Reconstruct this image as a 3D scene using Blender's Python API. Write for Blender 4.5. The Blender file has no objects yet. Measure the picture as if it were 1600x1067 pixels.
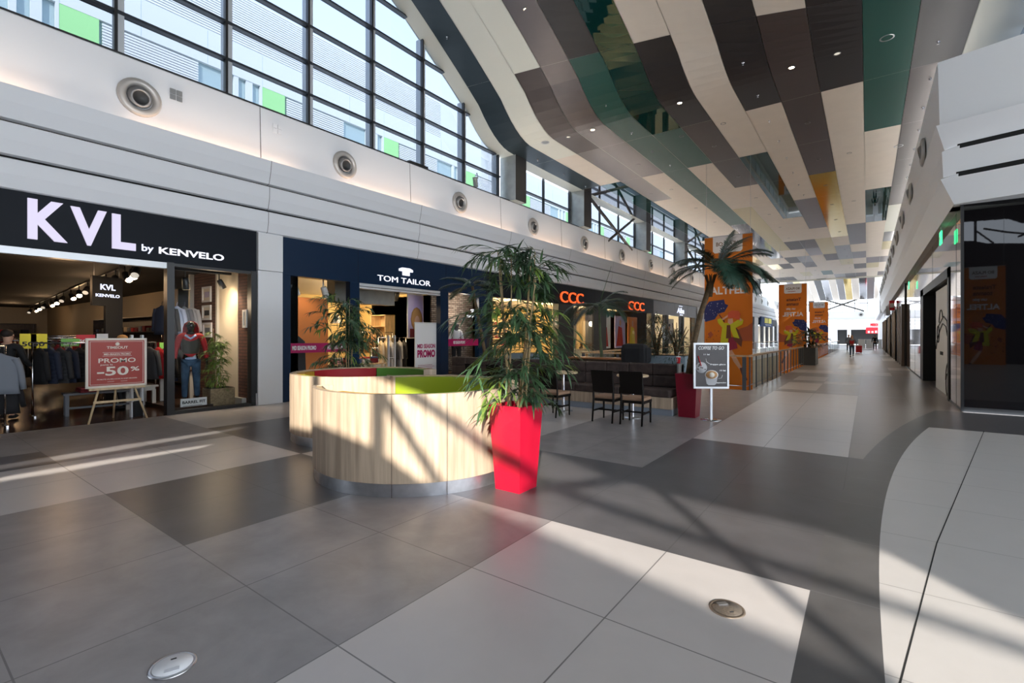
import bpy, bmesh, math, random
from mathutils import Vector, Matrix
from math import sin, cos, pi, radians as R_
S = bpy.context.scene
COL = S.collection
random.seed(7)
# ---------------- camera, world, sun, exposure ----------------
YAW = R_(36.5); FPX = 750.5; HZ = 525.0; EYE = 1.6
cd = bpy.data.cameras.new('camera'); cam = bpy.data.objects.new('camera', cd); COL.objects.link(cam)
cam.location = (0, 0, EYE); cam.rotation_euler = (pi/2, 0, YAW)
cd.sensor_width = 36; cd.lens = FPX/1600*36; cd.shift_y = -(533.5-HZ)/1600; cd.clip_end = 400; cd.clip_start = .05
S.camera = cam
S.view_settings.view_transform = 'Standard'; S.view_settings.look = 'None'; S.view_settings.gamma = 1
S.view_settings.use_curve_mapping = False
S.view_settings.exposure = 1.0
w = bpy.data.worlds.new('sky'); S.world = w; w.use_nodes = True
nt = w.node_tree; bg = nt.nodes['Background']
tc = nt.nodes.new('ShaderNodeTexCoord'); sx = nt.nodes.new('ShaderNodeSeparateXYZ'); cr = nt.nodes.new('ShaderNodeValToRGB')
nt.links.new(tc.outputs['Generated'], sx.inputs[0]); nt.links.new(sx.outputs['Z'], cr.inputs[0])
cr.color_ramp.elements[0].position = 0.0; cr.color_ramp.elements[0].color = (.82, .88, .95, 1)
cr.color_ramp.elements[1].position = 0.75; cr.color_ramp.elements[1].color = (.52, .68, .98, 1)
nt.links.new(cr.outputs[0], bg.inputs[0]); bg.inputs[1].default_value = 2.9
SUND = Vector((-1.34, 2.1, -1.0))          # travel direction of the sunlight
sd = bpy.data.lights.new('sun', 'SUN'); so = bpy.data.objects.new('sun', sd); COL.objects.link(so)
so.rotation_euler = SUND.to_track_quat('-Z', 'Y').to_euler(); sd.energy = 4.9; sd.angle = R_(.35); sd.color = (1, .93, .82)
so.location = (8, -12, 14)
S.cycles.max_bounces = 8; S.cycles.diffuse_bounces = 4; S.cycles.glossy_bounces = 4; S.cycles.transparent_max_bounces = 12
S.cycles.transmission_bounces = 4; S.cycles.caustics_reflective = False; S.cycles.caustics_refractive = False
S.cycles.sample_clamp_indirect = 4.0
# ---------------- measuring ----------------
_F = Vector((-sin(YAW), cos(YAW), 0)); _R = Vector((cos(YAW), sin(YAW), 0))
def at(u, v, x=None, y=None, z=None):
    d = _F + _R*((u-800)/FPX) + Vector((0, 0, (HZ-v)/FPX))
    s = x/d.x if x is not None else (y/d.y if y is not None else (z-EYE)/d.z)
    return Vector((0, 0, EYE)) + d*s
# ---------------- materials ----------------
MATS = {}
def mat(name, col, rough=.6, metal=0, spec=.5, emit=0, ecol=None, noise=0, nscale=8, bump=0, bscale=40, coat=0, stretch=None, alpha=None, vary=None):
    m = bpy.data.materials.new(name); m.use_nodes = True; n = m.node_tree; b = n.nodes['Principled BSDF']
    b.inputs['Base Color'].default_value = (*col, 1); b.inputs['Roughness'].default_value = rough
    b.inputs['Metallic'].default_value = metal; b.inputs['Specular IOR Level'].default_value = spec
    if coat: b.inputs['Coat Weight'].default_value = coat; b.inputs['Coat Roughness'].default_value = .05
    if emit: b.inputs['Emission Color'].default_value = (*(ecol or col), 1); b.inputs['Emission Strength'].default_value = emit
    if noise or bump:
        t = n.nodes.new('ShaderNodeTexCoord'); src = t.outputs['Object']
        if stretch:
            mp = n.nodes.new('ShaderNodeMapping'); mp.inputs['Scale'].default_value = stretch; n.links.new(src, mp.inputs[0]); src = mp.outputs[0]
        if noise:
            x = n.nodes.new('ShaderNodeTexNoise'); x.inputs['Scale'].default_value = nscale; x.inputs['Detail'].default_value = 6
            n.links.new(src, x.inputs['Vector']); r = n.nodes.new('ShaderNodeValToRGB')
            c2 = vary or tuple(c*(1-noise) for c in col); c1 = tuple(min(1, c*(1+noise*.6)) for c in col)
            r.color_ramp.elements[0].color = (*c2, 1); r.color_ramp.elements[1].color = (*c1, 1)
            r.color_ramp.elements[0].position = .32; r.color_ramp.elements[1].position = .68
            n.links.new(x.outputs['Fac'], r.inputs[0]); n.links.new(r.outputs[0], b.inputs['Base Color'])
        if bump:
            x2 = n.nodes.new('ShaderNodeTexNoise'); x2.inputs['Scale'].default_value = bscale; n.links.new(src, x2.inputs['Vector'])
            bp = n.nodes.new('ShaderNodeBump'); bp.inputs['Strength'].default_value = bump; n.links.new(x2.outputs['Fac'], bp.inputs['Height'])
            n.links.new(bp.outputs[0], b.inputs['Normal'])
    MATS[name] = m; return m
def glassm(name, tint=(1, 1, 1), refl=1.0, rough=0.0):
    m = bpy.data.materials.new(name); m.use_nodes = True; n = m.node_tree; n.nodes.clear()
    o = n.nodes.new('ShaderNodeOutputMaterial'); mx = n.nodes.new('ShaderNodeMixShader'); tr = n.nodes.new('ShaderNodeBsdfTransparent')
    gl = n.nodes.new('ShaderNodeBsdfGlossy'); gl.inputs['Roughness'].default_value = rough; fr = n.nodes.new('ShaderNodeFresnel'); fr.inputs[0].default_value = 1.45
    mu = n.nodes.new('ShaderNodeMath'); mu.operation = 'MULTIPLY'; mu.inputs[1].default_value = refl
    tr.inputs[0].default_value = (*tint, 1); lw_ = n.nodes.new('ShaderNodeLayerWeight'); lw_.inputs[0].default_value = .2; n.links.new(lw_.outputs['Fresnel'], mu.inputs[0]); n.links.new(mu.outputs[0], mx.inputs[0])
    n.links.new(tr.outputs[0], mx.inputs[1]); n.links.new(gl.outputs[0], mx.inputs[2]); n.links.new(mx.outputs[0], o.inputs[0])
    MATS[name] = m; return m
def brickm(name, c1, c2, mortar, scale=4.0, bw=.5, rh=.25, ms=.02, rough=.8):
    m = bpy.data.materials.new(name); m.use_nodes = True; n = m.node_tree; b = n.nodes['Principled BSDF']; b.inputs['Roughness'].default_value = rough
    t = n.nodes.new('ShaderNodeTexCoord'); sp = n.nodes.new('ShaderNodeSeparateXYZ'); cb = n.nodes.new('ShaderNodeCombineXYZ'); ad = n.nodes.new('ShaderNodeMath')
    n.links.new(t.outputs['Object'], sp.inputs[0]); n.links.new(sp.outputs[0], ad.inputs[0]); n.links.new(sp.outputs[1], ad.inputs[1])
    n.links.new(ad.outputs[0], cb.inputs[0]); n.links.new(sp.outputs[2], cb.inputs[1])
    k = n.nodes.new('ShaderNodeTexBrick'); k.inputs['Scale'].default_value = scale; k.inputs['Color1'].default_value = (*c1, 1); k.inputs['Color2'].default_value = (*c2, 1)
    k.inputs['Mortar'].default_value = (*mortar, 1); k.inputs['Mortar Size'].default_value = ms; k.inputs['Brick Width'].default_value = bw; k.inputs['Row Height'].default_value = rh
    n.links.new(cb.outputs[0], k.inputs[0]); n.links.new(k.outputs[0], b.inputs['Base Color']); MATS[name] = m; return m
def floorm(name, col, rough, ox, oy, sx_, sy_, line=.0042, var=.22, dark=.35):
    """polished porcelain: clouded colour, fine joints of the laying grid"""
    m = bpy.data.materials.new(name); m.use_nodes = True; n = m.node_tree; b = n.nodes['Principled BSDF']; L = n.links.new
    t = n.nodes.new('ShaderNodeTexCoord'); sp = n.nodes.new('ShaderNodeSeparateXYZ'); L(t.outputs['Object'], sp.inputs[0])
    def math_(op, a, c):
        q = n.nodes.new('ShaderNodeMath'); q.operation = op
        for i, s_ in enumerate((a, c)):
            if isinstance(s_, (int, float)): q.inputs[i].default_value = s_
            else: L(s_, q.inputs[i])
        return q.outputs[0]
    def joint(ax, o, s):
        f = math_('SUBTRACT', math_('FRACT', math_('ADD', math_('DIVIDE', math_('SUBTRACT', ax, o), s), .5), 0), .5)
        return math_('LESS_THAN', math_('ABSOLUTE', f, 0), line/s)
    j = math_('MAXIMUM', joint(sp.outputs[0], ox, sx_), joint(sp.outputs[1], oy, sy_))
    x = n.nodes.new('ShaderNodeTexNoise'); x.inputs['Scale'].default_value = 2.6; x.inputs['Detail'].default_value = 7; x.inputs['Roughness'].default_value = .6; x.inputs['Distortion'].default_value = .3
    L(t.outputs['Object'], x.inputs['Vector']); r = n.nodes.new('ShaderNodeValToRGB')
    r.color_ramp.elements[0].color = (*[c*(1-var) for c in col], 1); r.color_ramp.elements[1].color = (*[min(1, c*(1+var)) for c in col], 1)
    r.color_ramp.elements[0].position = .22; r.color_ramp.elements[1].position = .78; L(x.outputs['Fac'], r.inputs[0])
    mx = n.nodes.new('ShaderNodeMix'); mx.data_type = 'RGBA'; L(j, mx.inputs[0]); L(r.outputs[0], mx.inputs[6]); mx.inputs[7].default_value = (*[c*dark for c in col], 1)
    L(mx.outputs[2], b.inputs['Base Color']); b.inputs['Roughness'].default_value = rough
    rr = n.nodes.new('ShaderNodeMapRange'); L(x.outputs['Fac'], rr.inputs[0]); rr.inputs[3].default_value = rough*.93; rr.inputs[4].default_value = rough*1.07; L(rr.outputs[0], b.inputs['Roughness'])
    MATS[name] = m; return m
def wavym(name, col, rough, metal, bump=.25, scale=.9):
    m = mat(name, col, rough, metal, .8, bump=bump, bscale=scale)
    return m
TX, TY = 1.0, 1.045
floorm('tile_white', (.52, .485, .475), .32, -2.2, 1.46, TX, TY, var=.05)
floorm('tile_grey', (.275, .256, .256), .32, -2.2, 1.46, TX, TY, var=.27, dark=.5)
floorm('tile_dark', (.095, .091, .097), .32, -2.2, 1.46, TX, TY, var=.22, dark=.6)
floorm('tile_far', (.22, .19, .175), .30, -2.2, 1.46, TX, TY, var=.08, dark=.5)
floorm('tile_band', (.095, .092, .094), .32, -200, 1.46, 1000, TY, var=.22, dark=1.6)
floorm('tile_white_right', (.52, .495, .485), .32, -200, .8, 1000, 1.04, var=.04, dark=.6)
floorm('shop_floor_dark', (.045, .02, .012), .22, 0, 0, .9, .14, var=.45, line=.002)
floorm('shop_floor_light', (.4, .36, .3), .3, 0, 0, .6, .6, var=.1)
mat('white_wall', (.86, .865, .88), .5)
mat('white_panel', (.86, .875, .91), .55, 0, .3)
mat('black', (.012, .012, .013), .5)
mat('black_gloss', (.01, .01, .011), .12, coat=.6)
mat('dark_frame', (.02, .021, .023), .4)
mat('slot_black', (.01, .01, .01), .9)
mat('alu', (.74, .76, .79), .4, .35)
mat('alu_fin', (.60, .63, .66), .45, .2)
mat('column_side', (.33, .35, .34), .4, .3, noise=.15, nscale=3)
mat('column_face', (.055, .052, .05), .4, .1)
mat('steel', (.55, .56, .58), .3, .9)
mat('chrome', (.8, .8, .82), .12, 1)
mat('brushed', (.52, .53, .56), .28, .9, noise=.12, nscale=60, stretch=(1, 1, 14))
mat('navy', (.004, .020, .055), .35, 0, .25)
mat('charcoal_sign', (.007, .010, .016), .5, 0, .15)
mat('brown_sign', (.05, .043, .04), .35, noise=.15, nscale=2)
mat('letter_lilac', (.35, .33, .45), .4, emit=.34, ecol=(.85, .78, 1))
mat('letter_white', (.9, .9, .95), .4, emit=.5, ecol=(.9, .9, 1))
mat('letter_orange', (.9, .09, .02), .4, emit=.6, ecol=(1, .12, .02))
mat('letter_blue_white', (.8, .84, 1), .4, emit=.6, ecol=(.75, .8, 1))
mat('print_white', (.85, .85, .85), .6)
mat('print_black', (.02, .02, .02), .6)
mat('lamp_warm', (1, .8, .5), .5, emit=22, ecol=(1, .72, .42))
mat('lamp_dim', (.9, .85, .75), .4, emit=.25, ecol=(1, .9, .75))
mat('lamp_white', (1, 1, 1), .5, emit=8, ecol=(1, .92, .8))
mat('c_cream', (.74, .66, .57), .5, noise=.03, nscale=2)
mat('c_pale', (.74, .745, .66), .5)
mat('c_brown', (.062, .047, .045), .42, 0, .3)
mat('c_black', (.026, .024, .026), .45, 0, .3)
mat('c_slate', (.13, .13, .135), .5, 0, .3)
mat('c_navy', (.020, .034, .042), .38, 0, .35)
mat('c_green', (.008, .075, .06), .42, 0, .35)
mat('c_metal', (.115, .10, .102), .36, .35)
mat('c_straw', (.52, .44, .22), .4)
wavym('c_gloss_green', (.006, .05, .045), .03, .35, .35, .8)
wavym('c_gloss_yellow', (.62, .40, .01), .12, .75, .3, 1.0)
wavym('c_gloss_silver', (.30, .30, .32), .1, 1, .5, .7)
wavym('c_gloss_grey', (.22, .23, .26), .05, .8, .1, .5)
glassm('glass_tinted', (.23, .25, .275), .3)  # tint darkened so the bright sky behind shows dimmer
glassm('glass_shop', (.93, .95, .95), .45)
glassm('glass_rail', (.85, .92, .9), .5)
m = mat('black_glass', (.003, .003, .004), .015, 0, .38)
mat('bronze_mirror', (.55, .44, .38), .04, .95)
mat('bronze_post', (.19, .15, .12), .3, .6)
mat('beige_wall', (.55, .46, .33), .7)
mat('cream_wall', (.7, .62, .48), .7)
mat('yellow_wall', (.72, .56, .26), .7)
mat('shop_ceiling_dark', (.012, .011, .011), .8)
mat('shop_ceiling_light', (.6, .55, .48), .8)
brickm('brick_brown', (.16, .07, .05), (.11, .05, .04), (.05, .03, .028), 1.0, .24, .075, .008)
brickm('brick_dark', (.12, .085, .07), (.32, .28, .25), (.02, .017, .016), 1.0, .22, .07, .009)
mat('ext_white', (.76, .80, .82), .7)
mat('ext_grey', (.45, .58, .62), .7)
mat('ext_green', (.42, .82, .36), .7)
mat('ext_louvre', (.82, .84, .86), .5)
# ---------------- mesh helpers ----------------
class MB:
    def __init__(s): s.bm = bmesh.new()
    def _t(s, vs, M):
        if M is not None:
            for v in vs: v.co = M @ v.co
        return vs
    def box(s, a, b, M=None, bev=0, mi=0):
        x0, y0, z0 = [min(p, q) for p, q in zip(a, b)]; x1, y1, z1 = [max(p, q) for p, q in zip(a, b)]
        vs = [s.bm.verts.new(p) for p in ((x0,y0,z0),(x1,y0,z0),(x1,y1,z0),(x0,y1,z0),(x0,y0,z1),(x1,y0,z1),(x1,y1,z1),(x0,y1,z1))]
        fs = [s.bm.faces.new([vs[i] for i in f]) for f in ((0,3,2,1),(4,5,6,7),(0,1,5,4),(1,2,6,5),(2,3,7,6),(3,0,4,7))]
        for f in fs: f.material_index = mi
        if bev:
            r = bmesh.ops.bevel(s.bm, geom=list({e for f in fs for e in f.edges}), offset=bev, segments=2, affect='EDGES', profile=.6)
            vs = [v for v in r['verts']]
            vs = list({v for f in r['faces'] for v in f.verts} | {v for v in vs})
            # gather the whole island
            seen = set(vs); st = list(vs)
            while st:
                v = st.pop()
                for e in v.link_edges:
                    o = e.other_vert(v)
                    if o not in seen: seen.add(o); st.append(o)
            vs = list(seen)
        s._t(vs, M); return s
    def poly(s, pts, mi=0, M=None):
        vs = [s.bm.verts.new(p) for p in pts]; f = s.bm.faces.new(vs); f.material_index = mi; s._t(vs, M); return s
    def prism(s, pts, d, mi=0, M=None):
        """closed polygon (3D points) swept by vector d"""
        d = Vector(d); a = [s.bm.verts.new(p) for p in pts]; b = [s.bm.verts.new(Vector(p)+d) for p in pts]; n = len(pts)
        fs = [s.bm.faces.new(list(reversed(a))), s.bm.faces.new(b)]
        for i in range(n): fs.append(s.bm.faces.new((a[i], a[(i+1) % n], b[(i+1) % n], b[i])))
        for f in fs: f.material_index = mi
        s._t(a+b, M); return s
    def tube(s, path, r, seg=10, caps=True, M=None, mi=0, flat=1.0):
        path = [Vector(p) for p in path]; rs = r if isinstance(r, (list, tuple)) else [r]*len(path); rings = []; up = None
        for i, p in enumerate(path):
            t = (path[min(i+1, len(path)-1)]-path[max(i-1, 0)]).normalized()
            if up is None: up = Vector((0, 0, 1)) if abs(t.z) < .9 else Vector((1, 0, 0))
            a = t.cross(up); a = a.normalized() if a.length > 1e-5 else t.orthogonal().normalized(); b = t.cross(a).normalized(); up = -b if False else a.cross(t)
            rings.append([s.bm.verts.new(p + a*cos(q*2*pi/seg)*rs[i] + b*sin(q*2*pi/seg)*rs[i]*flat) for q in range(seg)])
        for i in range(len(rings)-1):
            for q in range(seg):
                f = s.bm.faces.new((rings[i][q], rings[i][(q+1) % seg], rings[i+1][(q+1) % seg], rings[i+1][q])); f.smooth = True; f.material_index = mi
        if caps:
            for rg in (rings[0], rings[-1]): f = s.bm.faces.new(rg if rg is rings[-1] else list(reversed(rg))); f.material_index = mi
        s._t([v for rg in rings for v in rg], M); return s
    def lathe(s, prof, seg=24, M=None, mi=0, a0=0, a1=2*pi):
        full = abs(a1-a0-2*pi) < 1e-6; n = seg if full else seg+1; rings = []
        for k in range(n):
            a = a0+(a1-a0)*k/seg; rings.append([s.bm.verts.new((p[0]*cos(a), p[0]*sin(a), p[1])) for p in prof])
        for k in range(seg):
            A = rings[k]; B = rings[(k+1) % n]
            for i in range(len(prof)-1):
                if prof[i][0] < 1e-6 and prof[i+1][0] < 1e-6: continue
                try: f = s.bm.faces.new((A[i], B[i], B[i+1], A[i+1])); f.smooth = True; f.material_index = mi
                except Exception: pass
        vs = [v for rg in rings for v in rg]; s._t(vs, M); return s
    def ico(s, c, r, sub=2, sc=(1, 1, 1), M=None):
        q = bmesh.ops.create_icosphere(s.bm, subdivisions=sub, radius=r)['verts']
        for v in q: v.co = Vector((v.co.x*sc[0], v.co.y*sc[1], v.co.z*sc[2])) + Vector(c)
        for v in q:
            for f in v.link_faces: f.smooth = True
        s._t(q, M); return s
    def build(s, name, ms, parent=None, loc=None, clean=False):
        if clean: bmesh.ops.remove_doubles(s.bm, verts=s.bm.verts, dist=1e-5)
        bmesh.ops.recalc_face_normals(s.bm, faces=s.bm.faces)
        me = bpy.data.meshes.new(name); s.bm.to_mesh(me); s.bm.free()
        for m_ in (ms if isinstance(ms, (list, tuple)) else [ms]): me.materials.append(MATS[m_])
        o = bpy.data.objects.new(name, me); COL.objects.link(o)
        if loc is not None: o.location = loc
        if parent is not None: o.parent = parent
        return o
def bx(name, a, b, m_, parent=None, bev=0): return MB().box(a, b, bev=bev).build(name, m_, parent)
def tag(o, label, cat, group=None, kind=None):
    o['label'] = label; o['category'] = cat
    if group: o['group'] = group
    if kind: o['kind'] = kind
    return o
def thing(name, label, cat, loc=(0, 0, 0), rz=0, group=None):
    o = bpy.data.objects.new(name, None); o.empty_display_size = .2; COL.objects.link(o); o.location = loc; o.rotation_euler = (0, 0, rz)
    return tag(o, label, cat, group)
def struct(o): o['kind'] = 'structure'; return o
def plab(o, label): o['label'] = label; return o
KIDS = {}
def dup(o, parent=None, loc=None, rz=None, label=None):
    c = o.copy(); COL.objects.link(c)
    if parent is not None: c.parent = parent
    for ch in [q for q in bpy.data.objects if q.parent is o]: dup(ch, c)
    if loc is not None: c.location = loc
    if rz is not None: c.rotation_euler = (0, 0, rz)
    if label: c['label'] = label
    return c
def text(name, s, m_, parent, M, height=None, width=None, depth=.01, bold=0, shear=0, spacing=1):
    """letters as solid mesh: local x right, y up, extruded along z, then placed by M"""
    cu = bpy.data.curves.new('t', 'FONT'); cu.body = s; cu.size = 1; cu.extrude = .5; cu.offset = bold; cu.shear = shear; cu.space_character = spacing
    cu.resolution_u = 3
    to = bpy.data.objects.new('t', cu); COL.objects.link(to); dg = bpy.context.evaluated_depsgraph_get(); dg.update()
    me = bpy.data.meshes.new_from_object(to.evaluated_get(dg)); bpy.data.objects.remove(to)
    xs = [v.co.x for v in me.vertices]; ys = [v.co.y for v in me.vertices]
    x0, x1, y0, y1 = min(xs), max(xs), min(ys), max(ys)
    sx = (width/(x1-x0)) if width else None; sy = (height/(y1-y0)) if height else None
    sx = sx or sy; sy = sy or sx
    for v in me.vertices: v.co = M @ Vector(((v.co.x-x0)*sx, (v.co.y-y0)*sy, v.co.z*depth))
    me.materials.clear(); me.materials.append(MATS[m_]); me.name = name
    o = bpy.data.objects.new(name, me); COL.objects.link(o); o.parent = parent; return o
def plane_M(o, xdir, ydir=(0, 0, 1)):
    x = Vector(xdir).normalized(); y = Vector(ydir).normalized(); z = x.cross(y)
    return Matrix(((x.x, y.x, z.x, o[0]), (x.y, y.y, z.y, o[1]), (x.z, y.z, z.z, o[2]), (0, 0, 0, 1)))
def pane(name, pts, m_, parent=None): return MB().poly(pts).build(name, m_, parent)
def ypane(name, x, y0, y1, z0, z1, m_, parent=None): return pane(name, [(x, y0, z0), (x, y1, z0), (x, y1, z1), (x, y0, z1)], m_, parent)
def xf(loc, rz=0): return Matrix.Translation(loc) @ Matrix.Rotation(rz, 4, 'Z')
def area(loc, tgt, sx_, sy_, power, col=(1, 1, 1), spread=None, axis=(0, 1, 0)):
    """linear lamp: sy_ runs along axis"""
    l = bpy.data.lights.new('lamp', 'AREA'); l.shape = 'RECTANGLE'; l.size = sx_; l.size_y = sy_; l.energy = power; l.color = col
    if spread: l.spread = spread
    o = bpy.data.objects.new('lamp', l); COL.objects.link(o); o.location = loc
    z = (Vector(loc)-Vector(tgt)).normalized(); lg = Vector(axis); y = (lg-z*lg.dot(z)).normalized(); x = y.cross(z)
    o.rotation_euler = Matrix((x, y, z)).transposed().to_euler(); return o
def spot(loc, tgt, power, ang=80, col=(1, .82, .6), r=.06, blend=.7):
    l = bpy.data.lights.new('spot', 'SPOT'); l.energy = power; l.spot_size = R_(ang); l.spot_blend = blend; l.color = col; l.shadow_soft_size = r
    o = bpy.data.objects.new('spot', l); COL.objects.link(o); o.location = loc
    o.rotation_euler = (Vector(tgt)-Vector(loc)).to_track_quat('-Z', 'Y').to_euler(); return o
def pt(loc, power, col=(1, .82, .6), r=.15):
    l = bpy.data.lights.new('bulb', 'POINT'); l.energy = power; l.color = col; l.shadow_soft_size = r
    o = bpy.data.objects.new('bulb', l); COL.objects.link(o); o.location = loc; return o
# =====================================================================
#                               SETTING
# =====================================================================
COVE = 62
WL = -11.35         # shopfront plane, left
GL = -12.0          # clerestory glazing, left
WR = 1.62           # shopfront plane, right
YF = 13.86          # front wall of the right block
YEND = 115.0
# ---- floor ----
def c1x(y): return -.29 + max(0, y-3.6)**2/70.0 + (max(0, 3.6-y)**2)*.004
def c2x(y): return .06 + max(0, y-3.6)**2/70.0 + (max(0, 3.6-y)**2)*.01
fm = ['tile_white', 'tile_grey', 'tile_dark', 'tile_far', 'tile_band', 'tile_white_right']
rnd = random.Random(3)
farpat = {}
def tile_mat(x, y):
    if y > 15.95:
        if x > c1x(15) + 0: pass
        i = int((x+2.2)//1); j = int((y-1.46)//(TY*2)); k = (i, j)
        if k not in farpat: farpat[k] = rnd.choice([3, 3, 3, 3, 1, 3, 0, 1]) if x > -2.8 else 1
        if 16.7 < y < 18.9: return 0 if -2.2 < x < -1.2 else (1 if x < -1.2 else 3)
        if 24 < y < 27 and -1.2 < x < .8: return 0
        return farpat[k]
    if x > -2.2:
        if y < 3.55: return 0
        if y < 7.73: return 2
        if y < 15.95: return 0 if x < -.2 else 3
    if x > -4.2:
        if y < 3.55: return 1
        if y < 5.64: return 2
        return 1
    if x > -6.2:
        if y < 1.46: return 1
        if y < 3.55: return 2
        if y < 5.64: return 0
        if y < 9.83: return 0
        return 1
    if x > -8.2:
        if y < 3.55: return 0
        if y < 6.69: return 2
        if y < 8.8: return 1
        return 0 if (int(y/2.09)+int(x)) % 3 == 0 else 1
    if y < 1.46: return 2 if x > -9.2 else 1
    if y < 3.55: return 1
    if x > -9.6: return 2 if y < 6.7 else 1
    return 0 if y < 7.73 else (1 if (int(y/4.18)) % 2 else 3)
VX0, VX1, VY0, VY1 = -8.3, -2.78, 15.5, 72.0      # the void in the floor
f = MB()
ys = [-8+0.0]
rows = [1.46+TY*n for n in range(-14, 106)]
xl = [WL] + [-2.2+n for n in range(-9, 5)]
for j in range(len(rows)-1):
    ya, yb = rows[j], rows[j+1]
    sub = 4 if yb < 18 else 1
    for q in range(sub):
        y0 = ya+(yb-ya)*q/sub; y1 = ya+(yb-ya)*(q+1)/sub; ym = (y0+y1)/2
        curved = y1 < 13.9
        for i in range(len(xl)-1):
            xa, xb = xl[i], xl[i+1]; xm = (xa+xb)/2
            if not curved and xa >= WR: continue
            if ym > VY0 and ym < VY1 and VX0+.2 < xm < VX1: continue
            if ym > VY0 and ym < VY1:
                if xm > VX1: xa = max(xa, VX1)
                if i+1 < len(xl) and xb > VX0 and xm < VX0+.2: xb = min(xb, VX0)
            if curved:
                if xa >= max(c1x(y0), c1x(y1)): continue
                P = [(min(xa, c1x(y0)-.0005), y0, 0), (min(xb, c1x(y0)), y0, 0), (min(xb, c1x(y1)), y1, 0), (min(xa, c1x(y1)-.0005), y1, 0)]
            else: P = [(xa, y0, 0), (min(xb, WR), y0, 0), (min(xb, WR), y1, 0), (xa, y1, 0)]
            f.poly(P, mi=tile_mat(xm, ym))
        if curved:
            f.poly([(c1x(y0), y0, 0), (c2x(y0), y0, 0), (c2x(y1), y1, 0), (c1x(y1), y1, 0)], mi=4)
            mi = 5 if ym < 11.25 else 2
            f.poly([(c2x(y0), y0, 0), (16, y0, 0), (16, y1, 0), (c2x(y1), y1, 0)], mi=mi)
floor = struct(f.build('floor', fm))
jn = MB()     # long joints of the white field on the right
for p0, p1 in (((.07, 2.5), (.43, 4.93)), ((.43, 4.93), (1.58, 11.24))):
    d = (Vector(p1)-Vector(p0)).normalized(); nn = Vector((-d.y, d.x))*.004
    jn.poly([(p0[0]-nn.x, p0[1]-nn.y, .0012), (p0[0]+nn.x, p0[1]+nn.y, .0012), (p1[0]+nn.x, p1[1]+nn.y, .0012), (p1[0]-nn.x, p1[1]-nn.y, .0012)])
jo = jn.build('floor_joint', 'slot_black', floor)
lo = MB(); lo.box((VX0-3, VY0-3, -4.7), (VX1+3, VY1+3, -4.6)); struct(lo.build('floor_lower', 'tile_white'))
sl = MB()    # slab edges of the void
sl.box((VX0-.05, VY0, -.6), (VX0, VY1, .0)); sl.box((VX1, VY0, -.6), (VX1+.02, VY1, -.002)); sl.box((VX0, VY0-.06, -.6), (VX1, VY0, .0)); sl.box((VX0, VY1, -.6), (VX1, VY1+.06, 0))
struct(sl.build('trim_1', 'white_panel'))
lw = MB(); lw.box((VX0-3, VY0-3, -4.6), (VX0-2.9, VY1+3, -.6)); lw.box((VX1+2.9, VY0-3, -4.6), (VX1+3, VY1+3, -.6)); lw.box((VX0-3, VY0-3, -4.6), (VX1+3, VY0-2.9, -.6)); lw.box((VX0-3, VY1+2.9, -4.6), (VX1+3, VY1+3, -.6))
struct(lw.build('wall_lower', 'cream_wall'))
# ---- ceiling: a vault that rises from the flat strip towards the glazed lens ----
ZC = 8.9
def hump(Y):
    Y = abs(Y-4.5)+4.5; t = 15.4-Y
    if t <= 0: return 0
    if t < 2: return .28*t*t
    return 1.12+(t-2)*.68-.02*(t-2)**2
def zc(x, y):
    wgt = max(0, min(1.05, (-x-.6)/10.5))**.7
    return ZC + hump(y)*wgt
XK = lambda k: .94-1.032*k
CM = dict(W='c_cream', B='c_pale', D='c_brown', K='c_black', L='c_slate', N='c_navy', G='c_green', M='c_metal', P='c_straw', g='c_gloss_green', Y='c_gloss_yellow', S='c_gloss_silver', s='c_gloss_grey')
cml = list(CM)
# strips from right (-1) to left (12); rows of 4.26 m, letters from row -6 to row 14
ROW0 = 17.05; RH = 4.26
PAT = {
 -2: 'BBBBBBBBBBBBBBBBBBBBB',
 -1: 'LLLLLLMMMMBBSPWMWWDWW',
  0: 'GKGGGGGWWggWWWWMPWWWW',
  1: 'KWKKKKWWWWWMMWMWDWDWW',
  2: 'WGWDWDDDYYYYWMMPWWDMW',
  3: 'KKWKKKWWWMMWPPDWWWMWW',
  4: 'WWDBWWWgggWWDMWWWGWWW',
  5: 'DDKBWKDDWWWWDWMDWWWKW',
  6: 'WgWKggGWWPPPPWDWWPWWW',
  7: 'KKGDKGGGGGSSSSWDWWWWM',
  8: 'WDMMMMMWWWWWDWWYWWDWW',
  9: 'DWWBBDMMWWWWWYYWWWDWW',
 10: 'WWKWBBWggggWWDWWWWWWW',
 11: 'NKNNNNNssssssMWWWWDWW',
 12: 'BBBBBBBBBBBBBBBBBBBBB'}
c = MB()
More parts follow.
